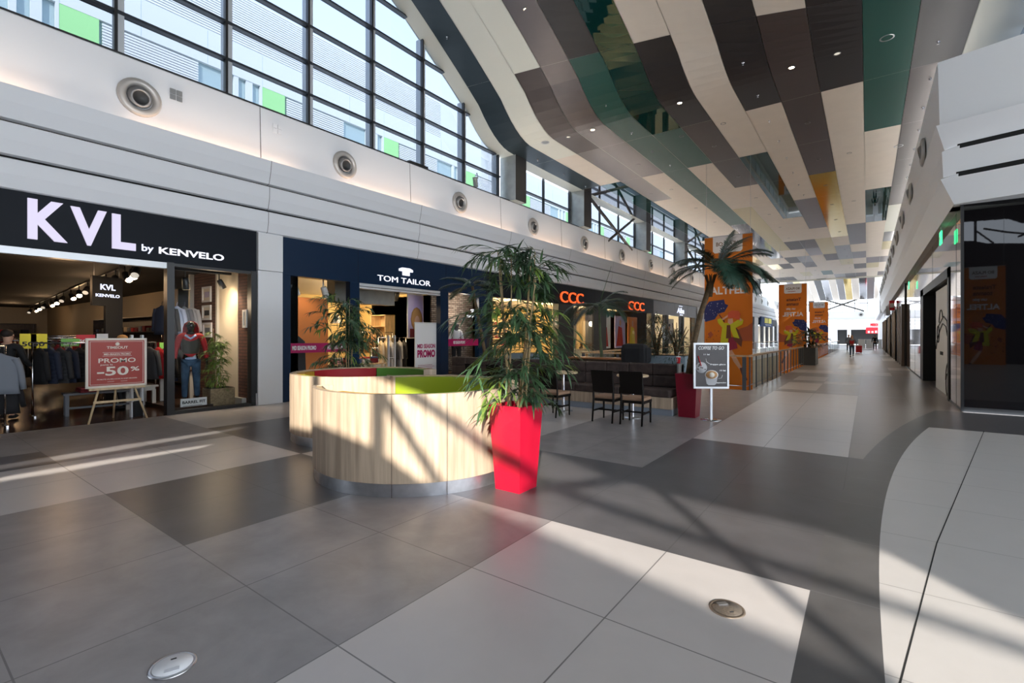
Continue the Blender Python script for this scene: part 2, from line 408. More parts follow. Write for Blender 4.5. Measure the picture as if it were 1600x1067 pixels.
for k in range(-2, 13):
    xr, xlft = XK(k), XK(k+1)
    if k == 12: xlft = GL-.1
    if k == -2: xr = 3.1
    nx = 1
    for r in range(22):
        row = r-7; ya = ROW0+RH*row; yb = ya+RH
        if ya > 73: continue
        yb = min(yb, 73.0)
        sub = 14 if ya < 17 else 2
        for q in range(sub):
            y0 = ya+(yb-ya)*q/sub; y1 = ya+(yb-ya)*(q+1)/sub
            g_ = .006
            P = [(xlft+g_, y0, zc(xlft, y0)), (xr-g_, y0, zc(xr, y0)), (xr-g_, y1, zc(xr, y1)), (xlft+g_, y1, zc(xlft, y1))]
            if q == 0: P[0] = (P[0][0], y0+g_, P[0][2]); P[1] = (P[1][0], y0+g_, P[1][2])
            c.poly(P, mi=cml.index(('KWKW'[k % 4]+PAT[k])[r]))
    # beyond the great rooflight: the soffit slopes down towards the far wall
    for q, (ya, yb) in enumerate(((92, 100), (100, 110))):
        zz = lambda y: 8.4+(110-y)*.18
        c.poly([(xlft+.006, ya, zz(ya)), (xr-.006, ya, zz(ya)), (xr-.006, yb, zz(yb)), (xlft+.006, yb, zz(yb))], mi=cml.index('MWDSWYMWSKWWPDW'[k+2+q*0]))
bmesh.ops.remove_doubles(c.bm, verts=c.bm.verts, dist=1e-4)
ce = struct(c.build('ceiling', [CM[q] for q in cml]))
for p in ce.data.polygons: p.use_smooth = False
rf = MB()     # roof shell above the ceiling panels (closes the gaps)
for j in range(40):
    y0 = -13+j*86/40.; y1 = -13+(j+1)*86/40.
    if y0 > 73: continue
    for (xa, xb) in ((GL-.3, -6), (-6, -2), (-2, 3.2)):
        rf.poly([(xa, y0, zc(xa, y0)+.25), (xb, y0, zc(xb, y0)+.25), (xb, y1, zc(xb, y1)+.25), (xa, y1, zc(xa, y1)+.25)])
rf.box((3.1, -12, 9.0), (19, 13.5, 9.2)); rf.box((GL-.3, 73, 8.75), (3.2, 73.1, 9.3))
rf.box((GL-.3, 73, 12), (3.2, 116, 12.2)); rf.box((3.1, 73, 8.8), (3.3, 116, 12))
struct(rf.build('roof', 'c_pale'))
# ---- left wall: profiled white cladding above the shopfronts ----
prof = [(WL-.02, 4.0), (-11.30, 4.03), (-11.245, 4.25), (-11.24, 4.49), (-11.30, 4.515)]
prof2 = [(-11.34, 4.555), (-11.26, 4.575), (-11.20, 4.8), (-11.19, 5.065), (-11.25, 5.09)]
prof3 = [(-11.31, 5.125), (-11.22, 5.145), (-11.14, 5.4), (-11.10, 5.655), (-11.14, 5.67), (-11.5, 5.55), (-11.60, 5.55)]
YL0, YL1 = -12.0, YEND
lc = MB()
def sweepY(mb, pr, y0, y1, mi=0, smooth=True):
    for i in range(len(pr)-1):
        (xa, za), (xb, zb) = pr[i], pr[i+1]
        mb.poly([(xa, y0, za), (xb, y0, zb), (xb, y1, zb), (xa, y1, za)], mi=mi)
for pr in (prof, prof2, prof3): sweepY(lc, pr, YL0, YL1)
sweepY(lc, [(-11.60, 5.5), (-11.66, 7.06), (-11.70, 7.10), (-12.1, 7.10)], YL0, YL1)
wl = struct(lc.build('wall_left', 'white_panel'))
bk = MB(); bk.box((-11.62, YL0, 3.95), (-11.38, YL1, 5.5)); b_ = bk.build('cladding_backing', 'slot_black', wl)
sm = MB()
for y in [5.63+4.67*n for n in range(-3, 23)]:
    sm.prism([(-11.597, y, 5.6), (-11.594, y, 5.6), (-11.654, y, 7.06), (-11.657, y, 7.06)], (0, .012, 0))
    for pr in (prof, prof2, prof3[:4]):
        for i in range(len(pr)-1):
            (xa, za), (xb, zb) = pr[i], pr[i+1]
            sm.poly([(xa+.002, y, za), (xb+.002, y, zb), (xb+.002, y+.01, zb), (xa+.002, y+.01, za)])
sm.build('panel_joint', 'slot_black', wl)
st = MB(); st.box((-11.72, YL0, 7.09), (-11.66, YL1, 7.115)); st.build('sill_edge', 'dark_frame', wl)
# shop party wall strip (between shopfront top and cladding) + pillars
def pillar(y0, y1, ztop=4.0, m_='white_wall', n=1):
    p = MB(); p.box((-11.9, y0, 0), (-11.29, y1, ztop-.88), bev=.006); p.box((-11.9, y0, ztop-.87), (-11.28, y1, ztop), bev=.006)
    return struct(p.build('trim_%d' % n, m_))
pillar(5.42, 6.0, n=2)
# lens glazing
def glazing(name, X, muls, levels, top, y0, y1, zs, depth=.28, inward=1):
    fr = MB()
    for y in muls:
        zt = top(y)+.1
        fr.box((X-.06, y-.028, zs), (X+.05, y+.028, zt), mi=0)
        fr.box((X-.06-depth, y+.03, zs), (X-.02, y+.15, zt), mi=1)
    for z in levels:
        # span where the ceiling is above this level
        seg = None; yy = y0
        pts = []
        while yy <= y1+1e-6:
            ok = top(yy) > z
            if ok and seg is None: seg = yy
            if (not ok or yy >= y1-1e-6) and seg is not None: pts.append((seg, yy)); seg = None
            yy += .05
        for a, b in pts: fr.box((X-.14, a, z-.027), (X+.03, b, z+.027), mi=2)
    o = struct(fr.build(name, ['dark_frame', 'alu_fin', 'steel_dark']))
    g = MB(); n = 24
    for i in range(n):
        a = y0+(y1-y0)*i/n; b = y0+(y1-y0)*(i+1)/n
        g.poly([(X-.08, a, zs), (X-.08, b, zs), (X-.08, b, top(b)+.05), (X-.08, a, top(a)+.05)])
    g.build('glass_pane', 'glass_tinted', o); return o
mat('steel_dark', (.05, .06, .075), .35, .4)
glazing('window_1', GL, [15.25-2.045*n for n in range(0, 13)], [7.12, 8.06, 8.92, 9.9, 10.9, 11.95, 12.95, 13.9], lambda y: zc(GL, y), -11, 15.4, 7.1)
cols = [(15.6, 16.35), (21.4, 22.2), (29.8, 30.6), (37.8, 38.6), (46, 46.8), (54, 54.8), (62, 62.8), (70, 70.8)]
for n, (a, b) in enumerate(cols):
    cm_ = MB(); cm_.box((-12.15, a, 7.09), (-11.36, b, 8.95), mi=0)
    o = cm_.build('column', ['column_side', 'column_face']); struct(o)
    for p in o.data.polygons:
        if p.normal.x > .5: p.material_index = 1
    nb = cols[n+1][0] if n+1 < len(cols) else 73
    if n+1 <= len(cols):
        ym = (b+nb)/2
        mu = [b+.05, b+(nb-b)/3, b+(nb-b)*2/3, nb-.05] if nb-b > 6.3 else [b+.05, ym, nb-.1]
        glazing('window_%d' % (n+2), GL-.15, mu, [7.12, 8.0, 8.88], lambda y: ZC-.05, b, nb, 7.1, depth=.02)
        if n % 2 == 1:
            xb = MB(); xb.tube([(-11.7, b+.3, 8.9), (-11.7, nb-1.6, 6.9)], .085, 12); xb.tube([(-11.7, nb-1.2, 8.9), (-11.7, b+2.6, 6.9)], .075, 12)
            struct(xb.build('trim_%d' % (20+n), 'column_face'))
# coves: warm linear lamps hidden behind the ledges, washing wall band and ceiling, plus uplights added on the right
for n in range(17):
    y = -9.2+4.67*n
    area((-11.36, y, 5.60), (-11.60, y, 6.6), .10, 3.4, 6, (1, .62, .36))
    area((-11.27, y, 5.61), (-6.5, y, 9), .12, 4.2, COVE, (1, .93, .84))
for n in range(12):
    y = 16+5.0*n
    area((1.9, y, 7.45), (-2.5, y, 9.6), .12, 4.4, COVE*.25, (1, .93, .84))  # uplights on top of the right cladding, added to brighten the ceiling
for n in range(3): area((3.2+3.6*n, 13.35-.95*n, 6.10), (3.1+3.6*n, 12.6-.95*n, 9), .12, 3.0, COVE*.3, (1, .85, .72), axis=(.965, -.26, 0))
# ---- right block ----
rw = MB()
# corridor face: slightly leaning white cladding, and the face over the black wall turning towards the camera
zs_ = [4.38, 4.92, 4.98, 5.5, 5.56, 6.05, 6.06, 7.4]
cx_ = [1.47, 1.25, 1.30, 1.27, 1.32, 1.17, 1.24, 1.20]
cy_ = [13.70, 13.62, 13.72, 13.62, 13.72, 13.52, 13.66, 13.57]
for i in range(7):
    if i in (1, 3): continue
    rw.poly([(cx_[i], cy_[i], zs_[i]), (cx_[i+1], cy_[i+1], zs_[i+1]), (cx_[i+1], 73, zs_[i+1]), (cx_[i], 73, zs_[i])])
    def far_(k): return (cx_[k]+14*.96, cy_[k]-14*.26, zs_[k])
    rw.poly([(cx_[i], cy_[i], zs_[i]), far_(i), far_(i+1), (cx_[i+1], cy_[i+1], zs_[i+1])])
rw.poly([(1.20, 13.57, 7.4), (1.20, 73, 7.4), (3.4, 73, 7.4), (3.4, 13.57-.5, 7.4)])
rw.poly([(cx_[0], cy_[0], 4.38), (cx_[0]+13.4, cy_[0]-3.6, 4.38), (15, 14.5, 4.38), (3, 14.5, 4.38), (cx_[0], 14.5, 4.38)])
rw.poly([(cx_[0], 14, 4.38), (cx_[0], 73, 4.38), (WR+.6, 73, 4.38), (WR+.6, 14, 4.38)])
wr = struct(rw.build('wall_right', 'white_wall'))
# the dark shadow gaps start a little away from the corner
sg = MB()
for i in (1, 3):
    a = Vector((cx_[i], cy_[i], 0)); d = Vector((.965, -.26, 0)).normalized()
    p0 = a + Vector((0, .0, 0)); p1 = a+d*.28
    sg.poly([(p0.x, p0.y, zs_[i]), (p1.x, p1.y, zs_[i]), (p1.x, p1.y, zs_[i+1]), (cx_[i+1], cy_[i+1], zs_[i+1])], mi=0)
    sg.poly([(cx_[i], cy_[i], zs_[i]), (cx_[i+1], cy_[i+1], zs_[i+1]), (cx_[i+1], 73, zs_[i+1]), (cx_[i], 73, zs_[i])], mi=0)
    p1b = p1-d*.03+Vector((0, .05, 0)); e = a+d*14; eb = e+Vector((0, .05, 0))
    sg.poly([(p1b.x, p1b.y, zs_[i]-.05), (eb.x, eb.y, zs_[i]-.05), (eb.x, eb.y, zs_[i+1]+.05), (p1b.x, p1b.y, zs_[i+1]+.05)], mi=1)
sg.build('shadow_gap', ['white_wall', 'slot_black'], wr)
# upper right: clerestory of the corridor and of the right hall
glazing('window_20', 3.05, [13.9+2.1*n for n in range(28)], [7.42, 8.1], lambda y: ZC-.02, 13.9, 73, 7.4, depth=.02)
for n in range(8):
    a = 17.6+8*n; cmb = MB().box((2.6, a, 7.4), (3.2, a+.9, 8.95)); struct(cmb.build('column', 'column_face'))
rt = MB(); rt.box((1.4, 14.2, 7.2), (19, 73, 7.3)); rt.poly([(1.2, 13.57, 7.39), (14.6, 9.93, 7.39), (19, 9.9, 7.39), (19, 14.3, 7.39), (1.2, 14.3, 7.39)]); rt.box((19, -11, 7.4), (19.1, -10, 8)); struct(rt.build('roof_right', 'white_wall'))
ex = MB(); ex.box((1.62, 73, 0), (1.8, YEND, 9)); ex.box((1.2, 73, 4.4), (1.62, YEND, 7.4)); struct(ex.build('wall_right_far', 'white_wall'))
uc = MB(); uc.box((3.0, 13.2, 7.4), (3.75, 13.9, 10), mi=0); uc.box((3.75, 13.3, 7.4), (6.2, 13.45, 10), mi=1); uc.box((6.2, 13.1, 7.4), (6.9, 13.9, 10), mi=0); uc.box((6.9, 13.3, 7.4), (16, 13.45, 10), mi=1)
struct(uc.build('column', ['column_side', 'column_face']))
# black glass front wall
bgw = MB(); bgw.box((WR, YF, .02), (16, YF+.2, 4.45)); blk = struct(bgw.build('wall_front', 'black_glass'))
bb = MB(); bb.box((WR, YF-.012, 0), (16, YF, .10)); bb.build('plinth', 'dark_frame', blk)
# unseen wall behind the camera, added as a gobo for the sun patches
def gobo_open(x, z):
    """is the gobo open at this point; its holes are shaped to the sun patches"""
    x -= 2.55; z -= 1.905
    def pl(P, x):
        for (xa, za), (xb, zb) in zip(P, P[1:]):
            if xa <= x <= xb: return za+(zb-za)*(x-xa)/(xb-xa)
        return None
    s = pl([(-.6, 5.40), (1.5, 5.37), (2.48, 5.26), (3.0, 5.06), (4.33, 4.91), (6.2, 4.68), (6.9, 4.55), (11, 4.2)], x)
    t = pl([(-.6, 6.0), (.4, 6.5), (3.9, 6.35), (4.39, 6.05), (5.49, 5.72), (6.28, 5.64), (7.23, 5.58), (7.5, 5.5), (7.66, 5.2), (8.6, 4.5), (11, 4.2)], x)
    if s is not None and s < z < t:
        def near(p, q, wd):
            p = Vector(p); q = Vector(q); d = q-p; tt = max(0, min(1, (Vector((x, z))-p).dot(d)/d.length_squared)); return (Vector((x, z))-p-d*tt).length < wd
        if .545 < x < .66 or 2.47 < x < 2.575: return False
        if near((2.60, 5.80), (3.28, 5.05), .042) or near((2.9, 5.92), (3.85, 5.60), .05) or near((3.85, 5.60), (4.83, 5.36), .05): return False
        if near((4.83, 5.36), (7.6, 4.99), .035) or near((5.75, 5.95), (6.42, 4.6), .04) or near((5.5, 5.74), (4.3, 5.30), .05): return False
        return True
    # slanting gobo slots further left, shaped to throw the streaks before the first shop
    for (xa, za), (xb, zb), wd in (((-3.45, 3.75), (-1.74, 5.22), .13), ((-2.75, 3.75), (-1.35, 4.75), .10)):
        p = Vector((xa, za)); d = Vector((xb-xa, zb-za)); tt = max(0, min(1, (Vector((x, z))-p).dot(d)/d.length_squared))
        if (Vector((x, z))-p-d*tt).length < wd*(1-.75*abs(tt-.35)): return True
    return False
so_ = MB(); cw = .04; x = -12.3
def solid(x0, x1):
    iv = []; z = 0.0; start = None; xm = (x0+x1)/2
    while z < 13.0:
        o_ = gobo_open(xm, z) if z < 8.7 else False
        if not o_ and start is None: start = z
        if o_ and start is not None: iv.append((start, z)); start = None
        z += .02
    iv.append((start if start is not None else 13.0, 13.0)); return iv
prev = None; x0 = x
while x < 19.2:
    iv = solid(x, x+cw)
    if prev is None: prev = iv; x0 = x
    elif iv != prev:
        for a, b in prev:
            if b-a > .005: so_.box((x0, -11.08, a), (x, -11.0, b))
        prev = iv; x0 = x
    x += cw
for a, b in prev: so_.box((x0, -11.08, a), (x, -11.0, b))
struct(so_.build('wall_sun_gobo', 'c_brown'))
# ---- far end ----
fw = MB()
for i, (za, zb, d) in enumerate(((2.85, 3.45, 0), (3.5, 4.1, .1), (4.16, 4.75, .15), (4.8, 6.45, -.1))): fw.box((GL, YEND-d-.05, za), (WR+8, YEND+.3, zb))
fw.box((GL, YEND, 0), (GL+7.2, YEND+.3, 2.9)); fw.box((-3.2, YEND-.1, 0), (-2.6, YEND+.3, 2.9)); fw.box((-9.3, YEND-.1, 0), (-8.4, YEND+.3, 2.9))
wf = struct(fw.build('wall_far', 'white_panel'))
fk = MB(); fk.box((-8.4, YEND+.3, 0), (6, YEND+.4, 2.9)); fk.build('dark_opening', 'slot_black', wf)
fg = MB()
for y in range(-12, 4, 2): fg.box((y-.06, YEND-.05, 6.45), (y+.06, YEND+.05, 9.2))
fg.box((GL, YEND-.05, 7.9), (4, YEND+.05, 8.05))
struct(fg.build('window_30', 'dark_frame'))
xb = MB(); xb.tube([(-7.5, YEND-1, 9.1), (-.5, YEND-1, 6.4)], .16, 10); xb.tube([(-.5, YEND-1, 9.1), (-7.5, YEND-1, 6.4)], .16, 10); xb.box((-9.6, YEND-1.3, 6.45), (-8.6, YEND-.8, 10))
struct(xb.build('trim_30', 'column_face'))
# ---- building across the yard, seen through the lens ----
def ext():
    e = MB(); X = -24.0
    e.box((X-6, -30, 6), (X, 70, 12.0), mi=0); e.box((X-6, -30, 12.0), (X-.12, 70, 13.9), mi=1)
    e.box((X-6, -30, 13.88), (X+.05, 70, 15.45), mi=0)
    for k in range(-5, 9):
        y = 4.3+k*7.4
        e.box((X-.1, y, 11.9), (X+.04, y+1.15, 13.88), mi=2)
        e.box((X-.1, y-1.3, 11.9), (X+.02, y-1.1, 13.88), mi=0); e.box((X-.1, y-.75, 11.9), (X+.02, y-.45, 13.88), mi=0); e.box((X-.1, y-.1, 11.9), (X+.05, y, 13.88), mi=0)
        for j in range(16): e.box((X-.08, y+1.25, 12.0+j*.115), (X+.02, y+4.6, 12.075+j*.115), mi=3)
        for q in range(12): e.box((X+.05, y+q*.62, 13.9), (X+.055, y+q*.62+.01, 15.4), mi=1) if q % 4 == 0 else None
    for j in range(22): e.box((X-.30, -30, 15.5+j*.115), (X-.16, 24.2, 15.575+j*.115), mi=3)
    for k in range(-14, 13): e.box((X-.42, k*2.0, 15.4), (X-.34, k*2.0+.07, 18.0), mi=1)
    e.box((X-5, -30, 15.4), (X-1.2, 24.2, 17.7), mi=0); e.box((X-5, 24.2, 15.4), (X-.2, 29.5, 17.9), mi=0); e.box((X-5, 29.5, 15.4), (X-.4, 70, 17.2), mi=0)
    o = e.build('neighbouring_building', ['ext_white', 'ext_grey', 'ext_green', 'ext_louvre'])
    tag(o, 'pale building with louvres and light green panels beyond the glazed wall', 'building')
ext()
# =====================================================================
#                       SHOPS ON THE LEFT
# =====================================================================
mat('wood_light', (.62, .46, .27), .5, noise=.25, nscale=12, stretch=(1, 1, .15))
mat('wood_dark', (.05, .028, .018), .35, noise=.3, nscale=10)
mat('wood_painted', (.55, .53, .48), .5)
mat('bench_grey', (.09, .10, .115), .5)
mat('poster_red', (.42, .045, .03), .45, noise=.12, nscale=1.5)
mat('poster_cream', (.85, .78, .68), .6)
mat('magenta', (.42, .0, .10), .4)
mat('skin', (.55, .32, .22), .6); mat('skin_dark', (.3, .17, .12), .6)
mat('hair_dark', (.02, .013, .01), .7); mat('hair_blond', (.45, .24, .08), .7)
mat('cloth_black', (.012, .012, .014), .85, bump=.2, bscale=30); mat('cloth_navy', (.015, .022, .045), .8, bump=.25, bscale=30)
mat('cloth_grey', (.20, .22, .26), .85, bump=.2, bscale=25); mat('cloth_charcoal', (.035, .036, .04), .8, bump=.3, bscale=20)
mat('cloth_tan', (.5, .27, .11), .7, bump=.3, bscale=14); mat('cloth_cream', (.75, .62, .42), .8)
mat('cloth_red', (.45, .012, .015), .7, bump=.25, bscale=20); mat('cloth_blue', (.03, .07, .2), .8); mat('cloth_white', (.75, .76, .8), .8)
mat('cloth_olive', (.045, .04, .028), .7, bump=.4, bscale=18); mat('denim', (.05, .10, .17), .85, noise=.55, nscale=4, vary=(.02, .04, .075))
mat('cloth_maroon', (.16, .01, .02), .8); mat('cloth_lightgrey', (.5, .5, .52), .8); mat('shirt_pale', (.5, .6, .85), .8)
mat('cloth_yellow', (.8, .6, .02), .7); mat('cloth_green', (.1, .4, .12), .7); mat('cloth_pink', (.6, .3, .33), .8)
mat('wicker', (.4, .28, .16), .8, bump=.5, bscale=60)
mat('sign_yellow', (.85, .75, .02), .5); mat('sign_red', (.7, .02, .03), .5); mat('sign_green', (.25, .6, .12), .5)
mat('photo_orange', (.7, .22, .05), .5); mat('photo_sky', (.42, .38, .68), .5); mat('photo_dusk', (.14, .11, .13), .6)
mat('lampshade', (.75, .72, .68), .5)
mat('jet_black', (.004, .004, .004), .18, coat=.5)
# ---- fascia boards with lettering ----
def board(name, label, y0, y1, m_, x=WL, z0=3.08, z1=3.99, seams=()):
    t = thing(name, label, 'shop sign', (x, y0, 0))
    b = MB(); b.box((-.25, 0, z0), (0.02, y1-y0, z1), bev=.006); b.build('sign_panel', m_, t)
    for y in seams: bx('panel_seam', (.018, y-y0, z0+.01), (.0225, y-y0+.008, z1-.01), 'slot_black', t)
    return t
LM = lambda y, z, x=.022: plane_M((x, y, z), (0, 1, 0))        # lettering facing +x, reading towards +y
k = board('shop_sign', 'dark charcoal fascia board with three very big glowing lilac letters', -6, 5.40, 'charcoal_sign', z1=4.01, seams=(1.2,))
text('letter_k', 'K', 'letter_lilac', k, LM(7.64, 3.235), height=.68, width=.50, depth=.07, bold=.035)
text('letter_v', 'V', 'letter_lilac', k, LM(8.18, 3.235), height=.66, width=.50, depth=.07, bold=.035)
text('letter_l', 'L', 'letter_lilac', k, LM(8.76, 3.235), height=.65, width=.36, depth=.07, bold=.035)
text('lettering_by', 'by', 'letter_blue_white', k, LM(9.22, 3.215), height=.17, width=.19, depth=.03, bold=.01)
text('lettering', 'KENVELO', 'letter_white', k, LM(9.50, 3.24), height=.135, width=1.20, depth=.03, bold=.018)
tt_ = board('shop_sign', 'navy fascia board with white two word lettering and shirt emblem', 6.0, 13.72, 'navy', seams=(8.15, 11.6))
text('lettering', 'TOM TAILOR', 'letter_white', tt_, LM(2.80, 3.20), height=.165, width=2.08, depth=.03, bold=.0)
e = MB()
def em(y, z): return (.024, y, z)
P = [(0, .2), (.12, .25), (.42, .25), (.54, .2), (.54, .12), (.41, .12), (.41, -.02), (.14, -.02), (.14, .12), (0, .12)]
e.prism([em(3.58+a, 3.46+b*.85) for a, b in P], (.03, 0, 0)); e.build('emblem', 'letter_white', tt_)
c_ = board('shop_sign', 'black fascia board with two sets of three rounded orange letters', 13.72, 31.0, 'charcoal_sign', seams=(18, 22.5, 27))
def ccc(y0, wd):
    for i in range(3):
        M_ = LM(y0-13.72+i*wd/2.75, 3.16); text('letter_c', 'C', 'letter_orange', c_, M_, height=.52, width=wd/3.05, depth=.10, bold=.0)
ccc(19.0, 2.1); ccc(26.8, 2.35)
al = board('shop_sign', 'grey brown fascia board with small glowing script lettering', 31.0, 41.0, 'brown_sign', seams=(35.3, 38.5))
text('lettering', 'Alba', 'letter_blue_white', al, LM(4.8, 3.3), height=.42, width=1.75, depth=.03, bold=.02, shear=.2)
mm_ = MB(); mm_.box((.02, 5.3, 3.82), (.04, 6.1, 3.87)); mm_.box((.02, 5.5, 3.16), (.04, 6.2, 3.22)); mm_.build('small_print', 'letter_blue_white', al)
# ---- generic room behind a shopfront ----
def room(y0, y1, depth, h, wall, flr, ceil, name, side0=None, side1=None):
    x1 = WL-.02; x0 = x1-depth; o = MB()
    o.box((x0-.1, y0, 0), (x0, y1, h), mi=0); o.box((x0, y0-.05, 0), (x1-.3, y0, h), mi=0); o.box((x0, y1, 0), (x1-.3, y1+.05, h), mi=0)
    r = struct(o.build('wall_'+name, wall)); struct(bx('floor_'+name, (x0, y0, -.05), (x1+.02, y1, .004), flr)); struct(bx('ceiling_'+name, (x0, y0, h), (x1-.1, y1, h+.08), ceil))
    return r
room(-6, 6.55, 28, 3.25, 'beige_wall', 'shop_floor_dark', 'shop_ceiling_dark', 'menswear')
room(6.60, 13.95, 8.0, 3.4, 'yellow_wall', 'shop_floor_light', 'shop_ceiling_light', 'fashion')
room(14.0, 31.0, 7.0, 3.3, 'yellow_wall', 'shop_floor_light', 'shop_ceiling_light', 'shoes')
room(31.05, 41.0, 5.0, 3.3, 'cream_wall', 'shop_floor_light', 'shop_ceiling_light', 'boutique')
# ---- first shop: front ----
fr = MB(); fr.box((WL-.16, -6, 2.96), (WL+.01, 3.64, 3.09)); struct(fr.build('trim_3', 'alu'))
fr = MB()
for y in (3.64, 5.28): fr.box((WL-.16, y, 0), (WL+.03, y+.13, 3.09))
fr.box((WL-.12, 3.7, 0), (WL+.02, 5.3, .07)); fr.box((WL-.12, 3.7, 3.02), (WL+.01, 5.3, 3.09))
wn = struct(fr.build('window_40', 'dark_frame')); ypane('glass_pane', WL-.02, 3.77, 5.28, .07, 3.02, 'glass_shop', wn)
bx('door_stop', (WL+.03, 5.38, 0), (WL+.05, 5.41, .28), 'steel', wn)
# display wall beside the mannequin
dv = MB(); dv.box((-14.6, 5.30, 0), (-13.05, 5.36, 3.3), mi=0); dv.box((-13.05, 5.29, 0), (-12.0, 5.36, 3.3), mi=1); dv.box((-12.0, 5.30, 0), (-11.5, 5.36, 3.3), mi=0)
dv.box((-13.09, 5.24, 0), (-13.0, 5.30, 3.3), mi=2); dv.box((-14.66, 5.2, 0), (-14.56, 5.36, 3.3), mi=2)
dv.box((-13.0, 5.2, .004), (-11.6, 5.3, .16), mi=2)
struct(dv.build('wall_display', ['brick_brown', 'cream_wall', 'wood_painted']))
def frame(u, v0, v1, y, w_, label, inner='photo_dusk'):
    a = at(u, v0, y=y); b = at(u, v1, y=y); t = thing('picture_frame', label, 'picture frame', (a.x, y, b.z))
    h = a.z-b.z; f_ = MB()
    for (p, q) in (((-w_/2, 0), (w_/2, .05)), ((-w_/2, h-.05), (w_/2, h)), ((-w_/2, .05), (-w_/2+.05, h-.05)), ((w_/2-.05, .05), (w_/2, h-.05))): f_.box((p[0], -.035, p[1]), (q[0], 0, q[1]))
    f_.build('frame', 'print_white', t); bx('mat_board', (-w_/2+.05, -.012, .05), (w_/2-.05, -.002, h-.05), 'poster_cream', t)
    bx('picture', (-w_/2+.12, -.016, .12), (w_/2-.12, -.012, h-.13), inner, t); return t
frame(324, 448, 472, 5.295, .52, 'white framed picture on the brick, uppermost of three', 'photo_sky')
frame(324, 477, 500, 5.295, .52, 'white framed picture on the brick, middle of three', 'cloth_charcoal')
frame(325, 504, 527, 5.295, .52, 'white framed picture on the brick, lowest of three', 'cloth_grey')
frame(384, 484, 512, 5.295, .2, 'narrow white framed picture beside the potted bamboo in the shop window', 'poster_cream')
# spot lamps in the window
def track_spot(loc, rz, label, tilt=.4, m_='dark_frame', group=None, lit='lamp_warm', s=1.0):
    t = thing('track_spotlight', label, 'spotlight', loc, rz, group)
    M_ = Matrix.Rotation(tilt, 4, 'X')
    MB().tube([(0, 0, 0), (0, 0, -.12*s)], .012*s, 8).build('bracket', m_, t)
    h = MB().lathe([(0, 0), (.045*s, 0), (.055*s, -.03*s), (.06*s, -.20*s), (.055*s, -.205*s)], 16, M=Matrix.Translation((0, 0, -.12*s)) @ M_); h.build('housing', m_, t)
    MB().lathe([(0, -.195*s), (.052*s, -.195*s)], 16, M=Matrix.Translation((0, 0, -.12*s)) @ M_).build('lens', lit, t); return t
a = at(297, 415, y=4.35); track_spot((-12.3, 4.3, 3.06), 0, 'black cylindrical spotlight above the window mannequin', .1, s=1.3)
track_spot((-12.3, 5.0, 3.06), 0, 'black cone spotlight above the potted bamboo in the window', .5, s=1.1)
rl = MB().box((-12.36, 3.6, 3.06), (-12.24, 5.25, 3.12)).build('ceiling_track', 'dark_frame'); tag(rl, 'black lighting track across the top of the display window', 'track')
